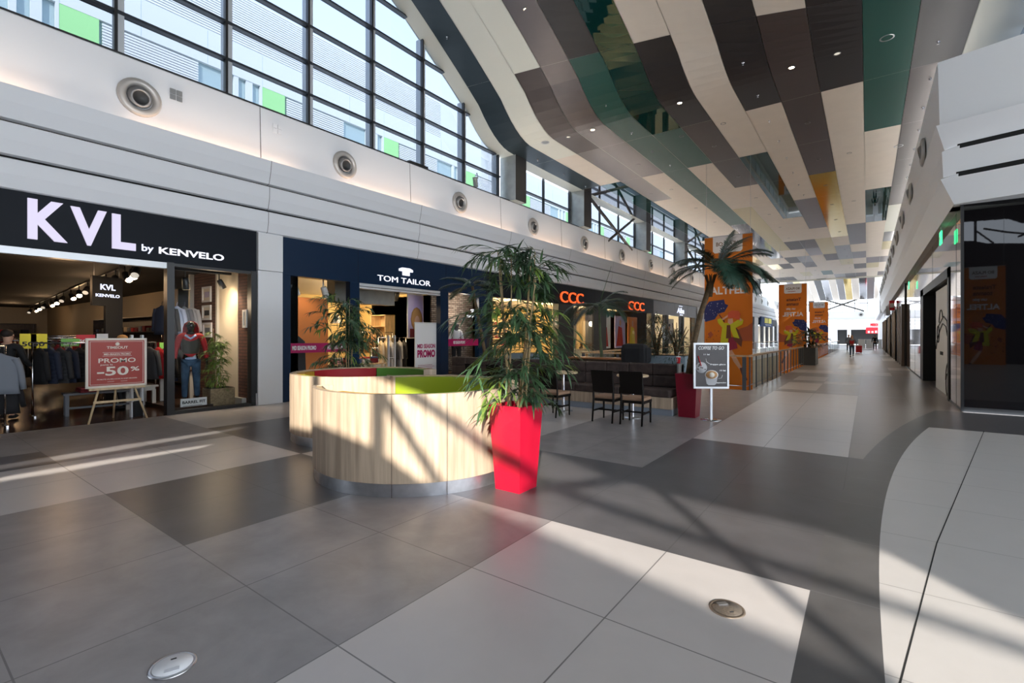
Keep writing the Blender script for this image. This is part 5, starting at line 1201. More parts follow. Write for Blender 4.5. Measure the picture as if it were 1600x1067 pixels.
def bamboo(t, z0, top, spread, ncane, nclus, seed, L=(.12, .2), W=.022, m1='leaf_bamboo', m2='leaf_bamboo_lit', base=.10, lit=.12, density=7, cr=.011, lean=None, bands=(.14, .24, .48, .58, .66, .86, .93, .98)):
    r = random.Random(seed); A = MB(); B_ = MB(); tw = MB(); cans = []
    for i in range(ncane):
        a = r.uniform(0, 2*pi); rr = base*r.uniform(.3, 1); b_ = Vector((cos(a)*rr, sin(a)*rr, z0)); ht = (top-z0)*r.uniform(.72, 1.0)
        ex = spread*.33*r.uniform(.1, 1); e_ = b_+Vector((cos(a+r.uniform(-.5, .5))*ex, sin(a+r.uniform(-.5, .5))*ex, ht*.97))
        if lean: e_ += Vector(lean)*r.uniform(.2, 1)
        m_ = (b_+e_)/2+Vector((r.uniform(-.03, .03), r.uniform(-.03, .03), 0)); path = [b_*(1-f_)**2+m_*2*f_*(1-f_)+e_*f_**2 for f_ in [k_/9 for k_ in range(10)]]
        MB().tube(path, [cr*(1-.55*k_/9) for k_ in range(10)], 8).build('cane', 'cane', t); cans.append(path)
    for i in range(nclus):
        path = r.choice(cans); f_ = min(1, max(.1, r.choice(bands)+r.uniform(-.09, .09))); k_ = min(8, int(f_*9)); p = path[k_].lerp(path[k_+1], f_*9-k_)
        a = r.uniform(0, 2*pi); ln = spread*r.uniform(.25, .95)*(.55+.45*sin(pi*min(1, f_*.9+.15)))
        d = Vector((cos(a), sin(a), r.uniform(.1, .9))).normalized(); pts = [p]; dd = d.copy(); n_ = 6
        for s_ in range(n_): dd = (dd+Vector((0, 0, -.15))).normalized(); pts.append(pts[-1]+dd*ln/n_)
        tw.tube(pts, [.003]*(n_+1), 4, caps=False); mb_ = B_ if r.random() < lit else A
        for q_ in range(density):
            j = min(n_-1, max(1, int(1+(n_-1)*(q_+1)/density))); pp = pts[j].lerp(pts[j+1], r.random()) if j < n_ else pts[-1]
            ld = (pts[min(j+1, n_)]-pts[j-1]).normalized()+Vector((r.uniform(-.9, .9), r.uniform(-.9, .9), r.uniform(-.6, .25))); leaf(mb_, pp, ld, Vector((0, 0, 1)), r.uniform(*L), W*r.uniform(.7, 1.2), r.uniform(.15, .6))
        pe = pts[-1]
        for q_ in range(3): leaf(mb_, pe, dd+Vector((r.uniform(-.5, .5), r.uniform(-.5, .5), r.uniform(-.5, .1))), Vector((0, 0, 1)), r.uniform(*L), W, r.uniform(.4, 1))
    tw.build('twigs', 'leaf_bamboo', t); A.build('foliage', m1, t); o = B_.build('lit_foliage', m2, t); plab(o, 'yellow green leaves with light put into their colour')
    return t
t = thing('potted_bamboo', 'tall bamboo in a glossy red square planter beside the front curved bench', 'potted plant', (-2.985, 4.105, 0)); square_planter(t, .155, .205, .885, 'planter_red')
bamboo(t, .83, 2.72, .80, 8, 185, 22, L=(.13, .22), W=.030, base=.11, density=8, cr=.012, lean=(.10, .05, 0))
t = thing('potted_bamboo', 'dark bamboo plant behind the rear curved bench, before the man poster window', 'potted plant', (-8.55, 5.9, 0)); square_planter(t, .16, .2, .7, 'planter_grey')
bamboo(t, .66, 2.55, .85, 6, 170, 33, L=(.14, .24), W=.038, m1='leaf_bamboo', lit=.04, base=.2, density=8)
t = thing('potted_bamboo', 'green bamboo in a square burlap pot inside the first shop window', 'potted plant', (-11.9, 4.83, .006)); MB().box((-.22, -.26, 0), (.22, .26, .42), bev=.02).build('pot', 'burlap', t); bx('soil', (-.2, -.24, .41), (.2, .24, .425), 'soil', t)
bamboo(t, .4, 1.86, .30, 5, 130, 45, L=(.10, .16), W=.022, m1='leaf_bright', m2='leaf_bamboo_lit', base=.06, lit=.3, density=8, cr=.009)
def frond(name, p, az, el, L, lw, n, m_, parent, droop=1.1, up=.0, seed=0):
    """feather leaf: curved midrib with leaflets on both sides"""
    r = random.Random(seed); mb = MB(); d = Vector((cos(az)*cos(el), sin(az)*cos(el), sin(el))); pts = [Vector(p)]; N = 12
    for i in range(N): d = (d+Vector((0, 0, -1))*droop/N*(.35+1.3*i/N)).normalized(); pts.append(pts[-1]+d*L/N)
    mb.tube(pts, [.011*(1-.8*i/N) for i in range(N+1)], 5)
    for i in range(n):
        f_ = .16+.82*i/n; k_ = min(N-1, int(f_*N)); pp = pts[k_].lerp(pts[k_+1], f_*N-k_); dd = (pts[k_+1]-pts[k_]).normalized(); s_ = dd.cross(Vector((0, 0, 1))).normalized()
        ll = lw*(sin(pi*(f_*.82+.14)))*r.uniform(.9, 1.08)
        for sg__ in (-1, 1): leaf(mb, pp, dd*.85+s_*sg__*.9+Vector((0, 0, .12-up)), dd.cross(s_), ll, .0175*max(.6, L), r.uniform(.35, .8), 3)
    return mb.build('frond', m_, parent)
def palm(name, label, loc, path, rad, crown, specs, trunk_m, leaf_m, pot=None, sheath=True):
    t = thing(name, label, 'palm', loc)
    if pot: pot(t)
    MB().tube(path, rad, 10).build('trunk', trunk_m, t)
    if sheath:
        q = MB(); r = random.Random(5); c0 = Vector(path[-1])
        for i in range(14): a = i*2.4; q.tube([c0+Vector((cos(a)*.02, sin(a)*.02, -.30)), c0+Vector((cos(a)*.05, sin(a)*.05, -.05)), c0+Vector((cos(a)*.11, sin(a)*.11, .14))], [.018, .014, .008], 5)
        q.build('leaf_sheaths', 'trunk_brown', t)
    for i, (az, el, L, lw, dr) in enumerate(specs): frond('frond', Vector(crown), az, el, L, lw*1.1, 50, leaf_m, t, droop=dr, seed=i)
    return t
# big leaning palm by the coffee sign
base = Vector((-2.86, 9.80, 0)); cr = at(1121, 418, y=10.0); lc_ = cr-base
pathp = [(0, 0, .8), at(1083, 540, y=9.85)-base, at(1095, 490, y=9.9)-base, at(1104, 462, y=9.95)-base, at(1110, 440, y=9.98)-base]
sx_p = at(1200, 418, y=10.0)-cr; sx_p.normalize()
aR_ = math.atan2(_R.y, _R.x)
S_ = []
rr = random.Random(2)
for az_, el_, L_, lw_, dr_ in ((aR_, .55, 1.15, .30, .9), (aR_+pi, .25, 1.05, .30, 1.2), (aR_+pi-.35, .0, 1.0, .26, 1.2), (aR_+.4, .9, 1.15, .28, .8), (aR_-.5, .25, 1.1, .34, 1.5), (aR_-1.0, .45, 1.0, .34, 1.9), (aR_-.15, .05, 1.25, .28, .9), (aR_+1.2, .5, 1.1, .3, 1.2),
                           (aR_+2.0, .6, 1.1, .3, 1.2), (aR_-1.8, .5, .95, .34, 1.9), (aR_+pi+.5, .7, .95, .28, 1.2), (aR_-.75, .15, .95, .34, 2.2), (aR_+.2, 1.2, .85, .26, .5), (aR_+.05, .2, 1.2, .3, 1.1), (aR_+2.8, .95, .8, .25, .8), (aR_-1.3, .1, .85, .34, 2.4), (aR_-.3, .7, 1.1, .3, 1.3), (aR_-.6, .0, 1.0, .36, 2.3), (aR_-.9, -.1, .85, .36, 2.2), (aR_-.4, .0, 1.05, .34, 1.9), (aR_+.9, .2, 1.1, .3, 1.5), (aR_+pi+.2, .5, 1.1, .3, 1.4), (aR_-.1, .3, 1.2, .32, 1.6), (aR_-.75, .3, 1.1, .36, 2.0), (aR_+.5, .35, 1.15, .3, 1.5), (aR_-1.6, .2, .9, .34, 2.2), (aR_-.5, -.15, .8, .34, 1.8), (aR_+2.4, .3, 1.1, .3, 1.5)): S_.append((az_, el_, L_, lw_, dr_))
palm('potted_palm', 'large leaning palm in a red square planter with shade put into its colour, beside the coffee sign', base, pathp, [.075, .058, .052, .05, .06], lc_, S_, 'trunk_brown', 'leaf_palm', pot=lambda t: square_planter(t, .16, .21, .86, 'planter_red_shaded'))
# slender palm behind the brown banquette
base = Vector((at(941, 560, y=11.9).x, 11.9, 0)); cr = at(936, 478, y=11.9)-base
S_ = [(aR_+pi, .35, 1.2, .42, 1.8), (aR_+pi+.5, .1, 1.1, .42, 2.0), (aR_, .5, 1.2, .42, 1.9), (aR_-.6, .2, 1.0, .42, 2.2), (aR_+.7, .6, 1.1, .4, 1.5), (aR_+pi-.7, .4, 1.2, .44, 1.9), (aR_-1.4, .4, 1.0, .44, 2.2), (aR_-.2, .9, .9, .35, 1.4), (aR_+1.7, .4, 1.1, .4, 1.6)]
tpalm = palm('slender_palm', 'slender dark palm with ringed trunk behind the brown banquette', base, [(0, 0, 0), (0, 0, .9), (cr.x*.6, 0, 1.5), (cr.x, 0, cr.z)], [.06, .05, .035, .022], cr, S_, 'trunk_green', 'leaf_palm', sheath=False)
MB().tube([cr, cr+Vector((.15, 0, .45)), cr+Vector((.36, 0, 1.05))], [.012, .007, .003], 6).build('spear_leaf', 'leaf_bamboo', tpalm)
# palm partly hidden by the front bamboo
base = Vector((at(757, 560, y=10.2).x, 10.2, 0)); cr = at(738, 448, y=10.2)-base
palm('slender_palm', 'dark palm showing to the left of the front bamboo, under the navy sign', base, [(0, 0, 0), (0, 0, 1.2), (cr.x, 0, cr.z)], [.06, .05, .04], cr, [(aR_+pi, .3, 1.0, .3, 1.0), (aR_+pi+.4, .55, 1.0, .3, 1.0), (aR_+pi-.5, .1, .9, .3, 1.4), (aR_+2.3, .7, .9, .3, 1.0), (aR_, .4, .9, .3, 1.3), (aR_-.9, .5, .9, .3, 1.4), (aR_+1, .4, .9, .3, 1.2)], 'trunk_brown', 'leaf_palm', sheath=False)
# blue grey planter boxes with shrubs
def shrub(t, cx, cy, z0, hgt, spread, n, m_, seed, W=.03, L=(.1, .18), hang=False):
    r = random.Random(seed); A = MB(); q = MB()
    for i in range(6):
        a = r.uniform(0, 6.28); e_ = Vector((cx+cos(a)*spread*.6, cy+sin(a)*spread*.6, z0+hgt*r.uniform(.6, 1))); q.tube([(cx, cy, z0-.1), (cx+cos(a)*spread*.2, cy+sin(a)*spread*.2, z0+hgt*.4), e_], [.03, .02, .008], 6)
    q.build('stems', 'trunk_brown', t)
    for i in range(n):
        a = r.uniform(0, 6.28); rr_ = spread*r.random()**.6; f_ = r.random(); z = z0+hgt*(f_ if not hang else f_*1.1-.35); w_ = sin(pi*min(1, .2+.8*f_))
        p = Vector((cx+cos(a)*rr_*w_, cy+sin(a)*rr_*w_, z)); leaf(A, p, Vector((cos(a)+r.uniform(-.7, .7), sin(a)+r.uniform(-.7, .7), r.uniform(-.4, .8))), Vector((0, 0, 1)), r.uniform(*L), W, r.uniform(.4, 1.3), 3)
    return A.build('foliage', m_, t)
xa = at(1009, 560, y=11.3).x; xb_ = at(1071, 560, y=11.3).x
t = thing('planter_box', 'long blue grey planter box with bushy dark shrubs behind the banquette', 'planter', ((xa+xb_)/2, 11.55, 0)); hw = (xb_-xa)/2
MB().box((-hw, -.25, 0), (hw, .25, 1.13), bev=.008).build('box', 'planter_blue', t); bx('soil', (-hw+.03, -.22, 1.12), (hw-.03, .22, 1.135), 'soil', t)
shrub(t, -hw*.62, .0, 1.13, 1.0, .42, 700, 'leaf_dark', 4, W=.022); shrub(t, hw*.45, -.05, 1.13, .8, .45, 650, 'leaf_dark', 5, W=.024, hang=True)
xa = at(826, 560, y=11.3).x; xb_ = at(846, 560, y=11.3).x
t = thing('planter_box', 'short blue grey planter box seen past the front bamboo', 'planter', ((xa+xb_)/2-.4, 11.55, 0)); MB().box((-.55, -.25, 0), (.55, .25, 1.1), bev=.008).build('box', 'planter_blue', t); bx('soil', (-.5, -.22, 1.09), (.5, .22, 1.105), 'soil', t); shrub(t, 0, 0, 1.1, .5, .35, 250, 'leaf_dark', 9)
# =====================================================================
#                  CAFE SEATING
# =====================================================================
mat('leather_brown', (.075, .055, .05), .6, 0, .25, noise=.3, nscale=7, bump=.15, bscale=30); mat('seat_tan', (.36, .22, .14), .7); mat('espresso', (.007, .005, .004), .45, 0, .2)
mat('plinth_blue', (.30, .35, .42), .35, .4); mat('tabletop_wood', (.62, .47, .30), .4, noise=.15, nscale=8); mat('orange_wood', (.45, .17, .06), .4)
t = thing('banquette', 'long dark brown tufted banquette on a pale wooden base', 'banquette', (0, 9.55, 0)); XA, XB = -9.6, -3.13
bx('plinth', (XA, .04, 0), (XB, .75, .13), 'plinth_blue', t); bx('base', (XA, .02, .13), (XB+.0, .77, .36), 'oak', t, .004)
n = 12; ws = (XB-.03-XA)/n
for i in range(n//2): MB().box((XA+2*i*ws+.004, 0, .36), (XA+2*(i+1)*ws-.004, .55, .52), bev=.035).build('seat_cushion', 'leather_brown', t)
for i in range(n):
    for j, (z0_, z1_) in enumerate(((.52, .77), (.77, 1.01))): MB().box((XA+i*ws+.002, .50, z0_), (XA+(i+1)*ws-.002, .66, z1_), bev=.035).build('back_cushion', 'leather_brown', t)
bx('back_frame', (XA, .64, .3), (XB, .80, 1.0), 'column_side', t); bx('end_panel', (XB-.03, .45, .36), (XB, .80, 1.02), 'column_side', t, .004)
def chair(loc, rz, label):
    t = thing('cafe_chair', label, 'chair', loc, rz)
    MB().box((-.215, .02, .43), (.215, .45, .49), bev=.025).build('seat_cushion', 'seat_tan', t)
    bx('seat_frame', (-.22, .0, .385), (.22, .46, .435), 'espresso', t, .004)
    for s_ in (-1, 1):
        MB().tube([(s_*.2, -.06, 0), (s_*.2, .0, .42), (s_*.2, -.02, .7), (s_*.2, -.07, .97)], [.017, .022, .02, .017], 4).build('rear_leg', 'espresso', t)
        MB().tube([(s_*.2, .43, 0), (s_*.2, .43, .40)], [.016, .022], 4).build('front_leg', 'espresso', t)
        bx('side_stretcher', (s_*.2-.01, -.02, .19), (s_*.2+.01, .43, .22), 'espresso', t)
    q = MB(); N = 6
    q.prism([(-.2, -.005, .56), (.2, -.005, .56), (.215, -.075, .97), (-.215, -.075, .97)], (0, -.022, 0)); q.build('backrest', 'espresso', t)
    bx('cross_stretcher', (-.2, .19, .19), (.2, .21, .22), 'espresso', t); return t
for (x, y, rz, lab) in ((-3.41, 8.24, .05, 'espresso cafe chair with tan seat, nearest to the coffee sign'), (-3.95, 8.20, .0, 'espresso cafe chair with tan seat, left neighbour of the nearest one'), (-5.08, 8.10, -.05, 'espresso cafe chair half hidden behind the front bamboo'), (-7.25, 8.35, .0, 'dark chair back behind the bench, left of two'), (-6.62, 8.35, .05, 'dark chair back behind the bench, right of two')): chair((x, y, 0), rz, lab)
def ctable(loc, label):
    t = thing('cafe_table', label, 'table', loc); MB().lathe([(0, .80), (.30, .80), (.31, .81), (.31, .83), (.30, .84), (0, .84)], 36).build('tabletop', 'tabletop_wood', t)
    MB().lathe([(.035, .02), (.035, .80)], 16).build('pedestal', 'chrome', t); MB().lathe([(0, 0), (.20, 0), (.20, .008), (.05, .025), (0, .025)], 28).build('foot_disc', 'steel', t)
ctable((-3.72, 9.02, 0), 'small round wooden table between the banquette and the two near chairs'); ctable((-5.25, 8.95, 0), 'small round wooden table before the half hidden chair'); ctable((-6.95, 8.95, 0), 'small round table beyond the two distant chair backs')
# orange counter, armchair
oc = thing('counter', 'low orange wooden counter behind the banquette', 'counter', (-6.5, 11.3, 0)); bx('counter_top', (0, 0, 1.0), (2.0, .45, 1.04), 'orange_wood', oc); bx('body', (.05, .04, 0), (1.95, .41, 1.0), 'wood_dark', oc)
p = at(992, 566, y=11.0)
t = thing('massage_chair', 'bulky black armchair back between palm trunk and shrubs', 'armchair', (p.x, 11.0, 0), 0)
q = MB(); q.box((-.30, -.18, .3), (.30, .16, 1.42), bev=.12); q.build('backrest', 'cloth_black', t); MB().box((-.34, -.1, .95), (.34, .24, 1.35), bev=.1).build('head_cushion', 'cloth_black', t)
MB().box((-.36, -.1, 0), (-.24, .6, .7), bev=.05).build('armrest', 'cloth_black', t); MB().box((.24, -.1, 0), (.36, .6, .7), bev=.05).build('armrest', 'cloth_black', t); MB().box((-.25, 0, .1), (.25, .65, .45), bev=.05).build('seat', 'cloth_black', t)
# cup on the banquette back
p = at(1055, 569, y=10.25)
t = thing('paper_cup', 'red paper cup with lid and straw on top of the banquette back', 'cup', (-3.22, 10.28, 1.021)); MB().lathe([(0, 0), (.034, 0), (.045, .13)], 20).build('cup_body', 'sign_red', t); MB().lathe([(.047, .13), (.047, .14), (.03, .15), (0, .15)], 20).build('lid', 'print_white', t); MB().tube([(0, 0, .14), (.01, 0, .22), (.03, 0, .25)], .004, 6).build('straw', 'print_white', t)
for a in (0,): text('lettering', 'Cola', 'print_white', t, Matrix.Translation((-.02, -.0425, .03)) @ Matrix.Rotation(pi/2, 4, 'X') @ Matrix.Rotation(pi/2, 4, 'Z') @ Matrix.Translation((0, -.02, 0)), height=.02, width=.08, depth=.004, bold=.02)
# coffee sign
t = thing('coffee_sign', 'silver framed COFFEE TO GO poster on a silver pole with round foot', 'sign stand', at(1111, 656, z=0), R_(36.5)-.05)
mat('coffee_print', (.035, .026, .026), .35, noise=.3, nscale=4)
MB().lathe([(0, 0), (.19, 0), (.19, .008), (.06, .02), (0, .02)], 36).build('foot', 'chrome', t); MB().box((-.022, -.02, .0), (.022, .02, .62), bev=.004).build('pole', 'alu', t)
q = MB()
for a, b in (((-.33, -.02, .60), (.33, .02, .635)), ((-.33, -.02, 1.435), (.33, .02, 1.47)), ((-.33, -.02, .63), (-.295, .02, 1.44)), ((.295, -.02, .63), (.33, .02, 1.44))): q.box(a, b)
q.build('frame', 'alu', t); bx('poster', (-.30, -.008, .63), (.30, .012, 1.44), 'coffee_print', t)
CM_ = lambda x, z, y=-.009: plane_M((x, y, z), (1, 0, 0))
text('lettering', 'COFFEE TO GO', 'print_white', t, CM_(-.24, 1.34), height=.065, width=.48, depth=.003, bold=.02, shear=.25)
text('lettering', '11 lei', 'print_white', t, CM_(-.14, 1.235), height=.028, width=.11, depth=.003, bold=.03); text('lettering', 'frappe glace', 'print_white', t, CM_(-.02, 1.04), height=.035, width=.29, depth=.003, bold=.03); text('lettering', '10 lei', 'print_white', t, CM_(.16, .93), height=.028, width=.11, depth=.003, bold=.03); text('lettering', 'cappuccino', 'print_white', t, CM_(.08, .695), height=.03, width=.2, depth=.003, bold=.03)
MB().lathe([(0, .0), (.125, .0), (.125, .004), (0, .004)], 28, M=Matrix.Translation((.005, -.010, .86)) @ Matrix.Rotation(pi/2, 4, 'X') @ Matrix.Scale(.72, 4, (0, 1, 0))).build('printed_cup_rim', 'print_white', t)
MB().lathe([(0, .0), (.108, .0), (.108, .004), (0, .004)], 28, M=Matrix.Translation((.005, -.013, .862)) @ Matrix.Rotation(pi/2, 4, 'X') @ Matrix.Scale(.70, 4, (0, 1, 0))).build('printed_coffee', 'cloth_tan', t)
MB().lathe([(0, .0), (.05, .0), (.05, .004), (0, .004)], 20, M=Matrix.Translation((.01, -.016, .86)) @ Matrix.Rotation(pi/2, 4, 'X')).build('printed_foam', 'poster_cream', t)
q = MB(); q.prism([(-.11, -.009, .83), (-.085, -.009, .69), (-.05, -.009, .665), (.06, -.009, .665), (.095, -.009, .69), (.12, -.009, .83)], (0, -.002, 0)); q.build('printed_cup', 'cloth_lightgrey', t)
MB().lathe([(0, .0), (.105, .0), (.105, .004), (0, .004)], 28, M=Matrix.Translation((-.185, -.011, 1.0)) @ Matrix.Rotation(pi/2, 4, 'X')).build('printed_iced_drink', 'cloth_lightgrey', t)
q = MB(); rr = random.Random(8); [q.ico((-.185+rr.uniform(-.07, .07), -.016, 1.0+rr.uniform(-.06, .06)), .013, 1) for _ in range(9)]; q.build('printed_topping', 'wood_dark', t)
MB().tube([(-.19, -.02, 1.03), (-.25, -.02, 1.22)], .009, 6).build('printed_straw', 'sign_red', t)
q = MB(); q.tube([(-.10, -.011, 1.17), (-.09, -.011, 1.11), (-.03, -.011, 1.07)], .004, 5); q.tube([(.21, -.011, .86), (.19, -.011, .80), (.13, -.011, .79)], .004, 5); q.build('printed_swash', 'print_white', t)
# =====================================================================
#                  RAILINGS AROUND THE VOID
# =====================================================================
mat('handrail_wood', (.50, .33, .19), .4, noise=.2, nscale=10); mat('rail_post', (.10, .115, .13), .4, .5)
def railing(label, p0, p1, posts, xin):
    t = thing('glass_railing', label, 'railing', (p0[0], p0[1], 0)); d = Vector((p1[0]-p0[0], p1[1]-p0[1], 0)); L_ = d.length; u_ = d.normalized(); n_ = Vector((-u_.y, u_.x, 0))
    M_ = Matrix(((u_.x, n_.x, 0, 0), (u_.y, n_.y, 0, 0), (0, 0, 1, 0), (0, 0, 0, 1)))
    MB().box((0, -.04, .985), (L_, .05, 1.035), M=M_).build('handrail', 'handrail_wood', t)
    for s_ in posts: MB().box((s_-.055, -.012, 0), (s_+.055, .012, .985), M=M_).build('post', 'rail_post', t)
    pl = sorted(posts)
    for a, b in zip(pl, pl[1:]): MB().poly([(a+.09, xin, .10), (b-.09, xin, .10), (b-.09, xin, .95), (a+.09, xin, .95)], M=M_).build('glass_panel', 'glass_rail', t)
    MB().tube([M_ @ Vector((0, xin, .12)), M_ @ Vector((L_, xin, .12))], .012, 6).build('lower_rod', 'steel', t)
    return t
railing('glass railing with wooden handrail and dark posts, near run along the walkway', (-2.80, 15.56), (-2.80, 30.3), [.06+1.05*i for i in range(15)], .05)
railing('glass railing with wooden handrail, far run beyond the square planter', (-2.80, 33.2), (-2.80, 71.9), [.06+1.6*i for i in range(25)], .05)
railing('short glass railing across the near end of the void', (-8.3, 15.46), (-2.86, 15.46), [.06+1.33*i for i in range(5)], .05)
railing('glass railing on the far side of the void, before the left shops', (-8.34, 15.56), (-8.34, 71.9), [.06+2.6*i for i in range(22)], -.05)
t = thing('planter_box', 'square dark grey planter with broad leaved plant between the two railings', 'planter', (-2.62, 31.7, 0)); MB().box((-.45, -.9, 0), (.35, .9, .95), bev=.02).build('box', 'planter_grey', t); bx('soil', (-.4, -.85, .94), (.3, .85, .96), 'soil', t); shrub(t, 0, 0, .95, 1.0, .95, 240, 'leaf_dark', 14, W=.11, L=(.3, .55))
# =====================================================================
#                  HANGING BANNERS
# =====================================================================
mat('banner_orange', (.78, .28, .035), .7); mat('b_navy', (.02, .03, .16), .7); mat('b_yellow', (.62, .60, .02), .7); mat('b_hat', (.72, .12, .05), .7); mat('b_skin', (.72, .42, .3), .7); mat('b_maroon', (.30, .02, .06), .7); mat('b_brown', (.16, .05, .03), .7); mat('b_white', (.85, .85, .88), .7); mat('b_leafred', (.42, .10, .04), .7)
m = MATS['banner_orange']; nb = m.node_tree; pb = nb.nodes['Principled BSDF']; trl = nb.nodes.new('ShaderNodeBsdfTranslucent'); trl.inputs[0].default_value = (.9, .36, .05, 1); ms_ = nb.nodes.new('ShaderNodeMixShader'); ms_.inputs[0].default_value = .4
nb.links.new(pb.outputs[0], ms_.inputs[1]); nb.links.new(trl.outputs[0], ms_.inputs[2]); nb.links.new(ms_.outputs[0], nb.nodes['Material Output'].inputs[0])
def banner(loc, label, mirror=False, W_=1.84, H_=6.7, ztop=0, wire=3.1, sgn=-1):
    """cloth with its print; the print lies on the side that faces the hall"""
    t = thing('hanging_banner', label, 'banner', loc); S__ = -1 if mirror else 1
    def X_(u): return (u-.5)*W_*S__
    MB().box((-W_/2, -.004, -H_), (W_/2, .004, 0)).build('cloth', 'banner_orange', t)
    bx('hem_rod', (-W_/2, -.015, -.02), (W_/2, .015, .01), 'steel', t)
    lay = [0]
    def pg(name, pts, m_, k_=1):
        lay[0] += 1; q = MB(); y = sgn*(.004+.0006*lay[0]); q.prism([(X_(a), y, -b) for a, b in pts], (0, sgn*.0012, 0)); return q.build(name, m_, t)
    pg('logo_panel', [(.18, .02), (.80, .02), (.80, .62), (.76, .70), (.22, .70), (.18, .62)], 'b_white')
    def tx(s_, u, z, h, w_, m_):
        lay[0] += 1; y = sgn*(.005+.0006*lay[0]); M_ = Matrix(((S__, 0, 0, X_(u)), (0, 0, -1, y), (0, 1, 0, z), (0, 0, 0, 1))); return text('lettering', s_, m_, t, M_, height=h, width=w_, depth=.003, bold=.03)
    tx('BO PLAZA', .25, -.42, .17, .90, 'bronze_post2'); tx('shopping center', .40, -.60, .09, .5, 'cloth_red')
    tx('Traieste', .20, -1.28, .24, .95, 'b_brown'); tx('toamna', .28, -1.62, .22, .8, 'b_brown'); tx('un pic', .40, -1.98, .22, .60, 'b_white'); tx('ALTFEL', .12, -2.42, .32, 1.35, 'b_white')
    pg('umbrella', [(0, 2.95), (.10, 2.70), (.42, 2.64), (.44, 2.82), (.51, 2.88), (.43, 3.15), (.30, 3.22), (.22, 3.45), (.02, 3.55), (0, 3.5)], 'b_navy')
    q = MB(); r = random.Random(3); 
    for i in range(22): a, b = r.uniform(.03, .42), r.uniform(2.75, 3.3); q.ico((X_(a), sgn*.012, -b), .012, 1)
    q.build('umbrella_dots', 'b_white', t)
    pg('umbrella_handle', [(.28, 3.2), (.30, 3.18), (.44, 3.55), (.42, 3.58)], 'b_brown')
    pg('leaf_print', [(.66, 4.0), (.74, 3.85), (.90, 3.75), (1.0, 3.6), (1.0, 4.35), (.8, 4.35), (.7, 4.2)], 'b_leafred')
    pg('leaf_print', [(.07, 4.05), (.14, 3.95), (.19, 4.1), (.12, 4.25)], 'b_leafred')
    pg('legs', [(.50, 4.7), (.58, 4.7), (.70, 5.1), (.82, 5.55), (.78, 5.6), (.62, 5.2)], 'b_skin'); pg('boot', [(.74, 5.45), (.80, 5.42), (.90, 5.9), (.86, 6.0), (.80, 5.8)], 'b_brown')
    pg('skirt', [(.46, 4.2), (.66, 4.2), (.70, 4.65), (.52, 4.75)], 'b_maroon')
    pg('coat_back', [(.58, 3.65), (.72, 3.9), (.80, 4.3), (.78, 4.6), (.62, 4.3)], 'b_brown')
    pg('coat', [(.28, 3.45), (.36, 3.42), (.42, 3.62), (.52, 3.60), (.62, 3.60), (.76, 3.42), (.82, 3.5), (.80, 3.68), (.66, 3.82), (.74, 4.25), (.62, 4.2), (.54, 3.8), (.50, 4.45), (.34, 4.45), (.38, 3.8), (.29, 3.6)], 'b_yellow')
    pg('shirt', [(.48, 3.7), (.55, 3.7), (.57, 4.25), (.46, 4.25)], 'b_brown')
    pg('face', [(.50, 3.45), (.60, 3.42), (.61, 3.6), (.55, 3.68), (.50, 3.6)], 'b_skin'); pg('arm', [(.36, 3.45), (.5, 3.28), (.52, 3.32), (.40, 3.5)], 'b_skin'); pg('arm', [(.66, 3.3), (.70, 3.32), (.80, 3.5), (.76, 3.55)], 'b_skin')
    pg('hat', [(.50, 3.2), (.58, 3.1), (.72, 3.12), (.76, 3.25), (.74, 3.5), (.62, 3.42), (.50, 3.4)], 'b_hat')
    q = MB()
    for i in range(26): a, b = r.uniform(.04, .34), r.uniform(3.9, 4.9); q.ico((X_(a), sgn*.010, -b), r.uniform(.012, .03), 1)
    q.build('print_splashes', 'b_brown', t)
    for s_ in (-1, 1): MB().tube([(s_*W_/2*.92, 0, 0), (s_*W_/2*.92, 0, wire)], .006, 5).build('cable', 'steel', t)
    return t
banner((-4.62, 21.2, 5.75), 'orange hanging banner with umbrella print, nearest of three')
banner((-4.52, 41.5, 5.5), 'orange hanging banner, middle of three, its print seen in reverse', mirror=True)
banner((-4.54, 66, 5.55), 'orange hanging banner, farthest of three, its print seen in reverse', mirror=True)
banner((5.2, -9.7, 5.5), 'orange banner seen mirrored in the black glass wall at right', mirror=True, sgn=1, H_=5.5)
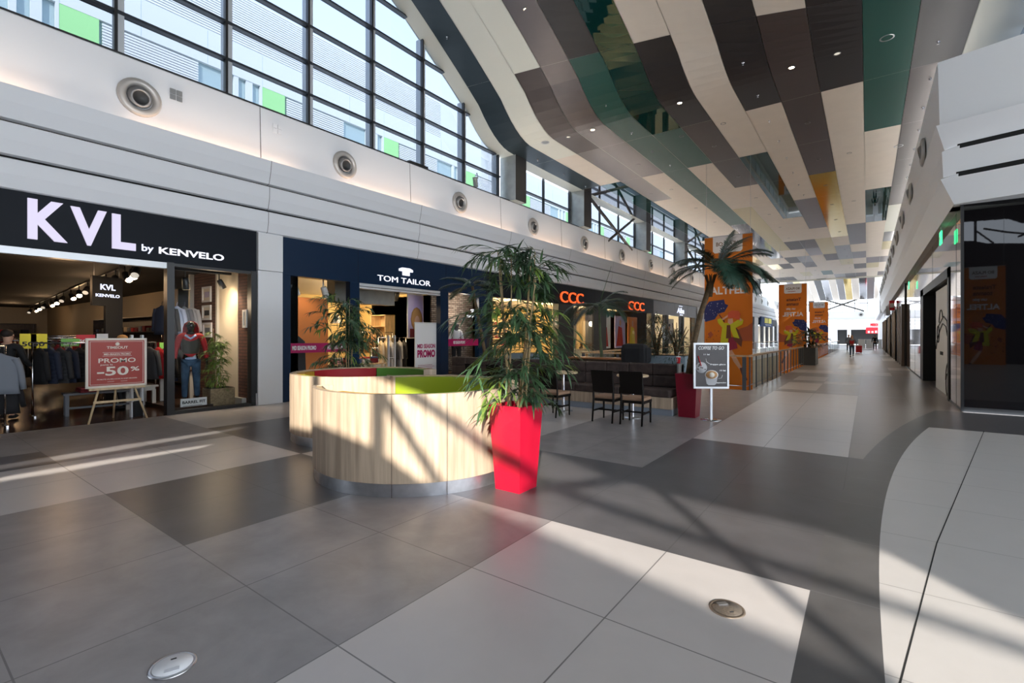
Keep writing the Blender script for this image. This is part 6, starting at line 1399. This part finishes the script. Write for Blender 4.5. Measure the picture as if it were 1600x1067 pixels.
# =====================================================================
#                  FAR END AND PEOPLE
# =====================================================================
mat('menu_red', (.6, .01, .02), .5, emit=.35, ecol=(1, .03, .05)); mat('frost', (.8, .84, .86), .3)
p = at(1331, 557.5, z=0); human('person', 'woman in blue jeans with red top walking and pulling a red suitcase', 'person', p, pi+.1, 1.66, hair='hair_blond', top='cloth_grey', bottom='denim', shoes='cloth_black', stride=.9, female=True, longhair=True, shirt='cloth_red', vest='cloth_red', armR=((-.26, .0, 1.15), (-.36, -.18, .95)))
t = thing('suitcase', 'red wheeled suitcase pulled by the walking woman', 'suitcase', at(1342, 551.5, z=0), .1); MB().box((-.24, -.14, .06), (.24, .14, .70), bev=.04).build('shell', 'sign_red', t); MB().tube([(-.12, .12, .7), (-.12, .12, 1.0), (.12, .12, 1.0), (.12, .12, .7)], .012, 6).build('handle', 'steel', t)
for a in (-.18, .18): MB().lathe([(0, -.02), (.04, -.02), (.04, .02), (0, .02)], 12, M=Matrix.Translation((a, .1, .04)) @ Matrix.Rotation(pi/2, 4, 'Y')).build('wheel', 'black', t)
human('person', 'person in dark clothes walking just behind the woman with the suitcase', 'person', at(1326, 550, z=0), pi, 1.75, top='cloth_grey', bottom='cloth_navy', stride=.6, hair='hair_blond')
human('person', 'person in black standing by the white barriers at the far end', 'person', at(1367, 547.5, z=0), 0, 1.72, top='cloth_black', bottom='cloth_black', stride=.25)
for i, (u0, u1, lab) in enumerate(((1341, 1352, 'white counter left of the standing person at the far end'), (1353, 1364, 'white glossy counter directly left of the standing person'), (1372, 1378, 'white counter right of the standing person at the far end'))):
    a = at(u0, 540, y=74.5); b = at(u1, 540, y=74.5); t = thing('counter', lab, 'counter', ((a.x+b.x)/2, 74.5, 0)); h_ = (b.x-a.x)/2; bx('body', (-h_, -.3, .05), (h_, .3, 1.15), 'frost', t, .02); bx('counter_top', (-h_-.03, -.33, 1.15), (h_+.03, .33, 1.2), 'white_panel', t)
a = at(1353, 512, y=YEND-.22); b = at(1384, 512, y=YEND-.22)
t = thing('menu_board', 'red glowing menu board under the far wall', 'menu board', (a.x, YEND-.22, 1.9)); bx('panel', (0, 0, .2), (b.x-a.x, .1, 1.3), 'menu_red', t); rr = random.Random(4)
for i in range(7): bx('white_photo', (.3+.55*i, -.02, .3), (.3+.55*i+.3, 0, .3+.3+.3*rr.random()), 'print_white', t)
t = thing('shop_sign', 'red lettering sign above the red menu board', 'shop sign', (a.x+.7, YEND-.26, 3.5)); text('lettering', 'MESOPOTAMIA', 'menu_red', t, plane_M((0, 0, 0), (1, 0, 0)), height=.5, width=2.9, depth=.1, bold=.05)
bx('panel', (-.1, .06, -.1), (3.1, .1, .65), 'print_white', t)
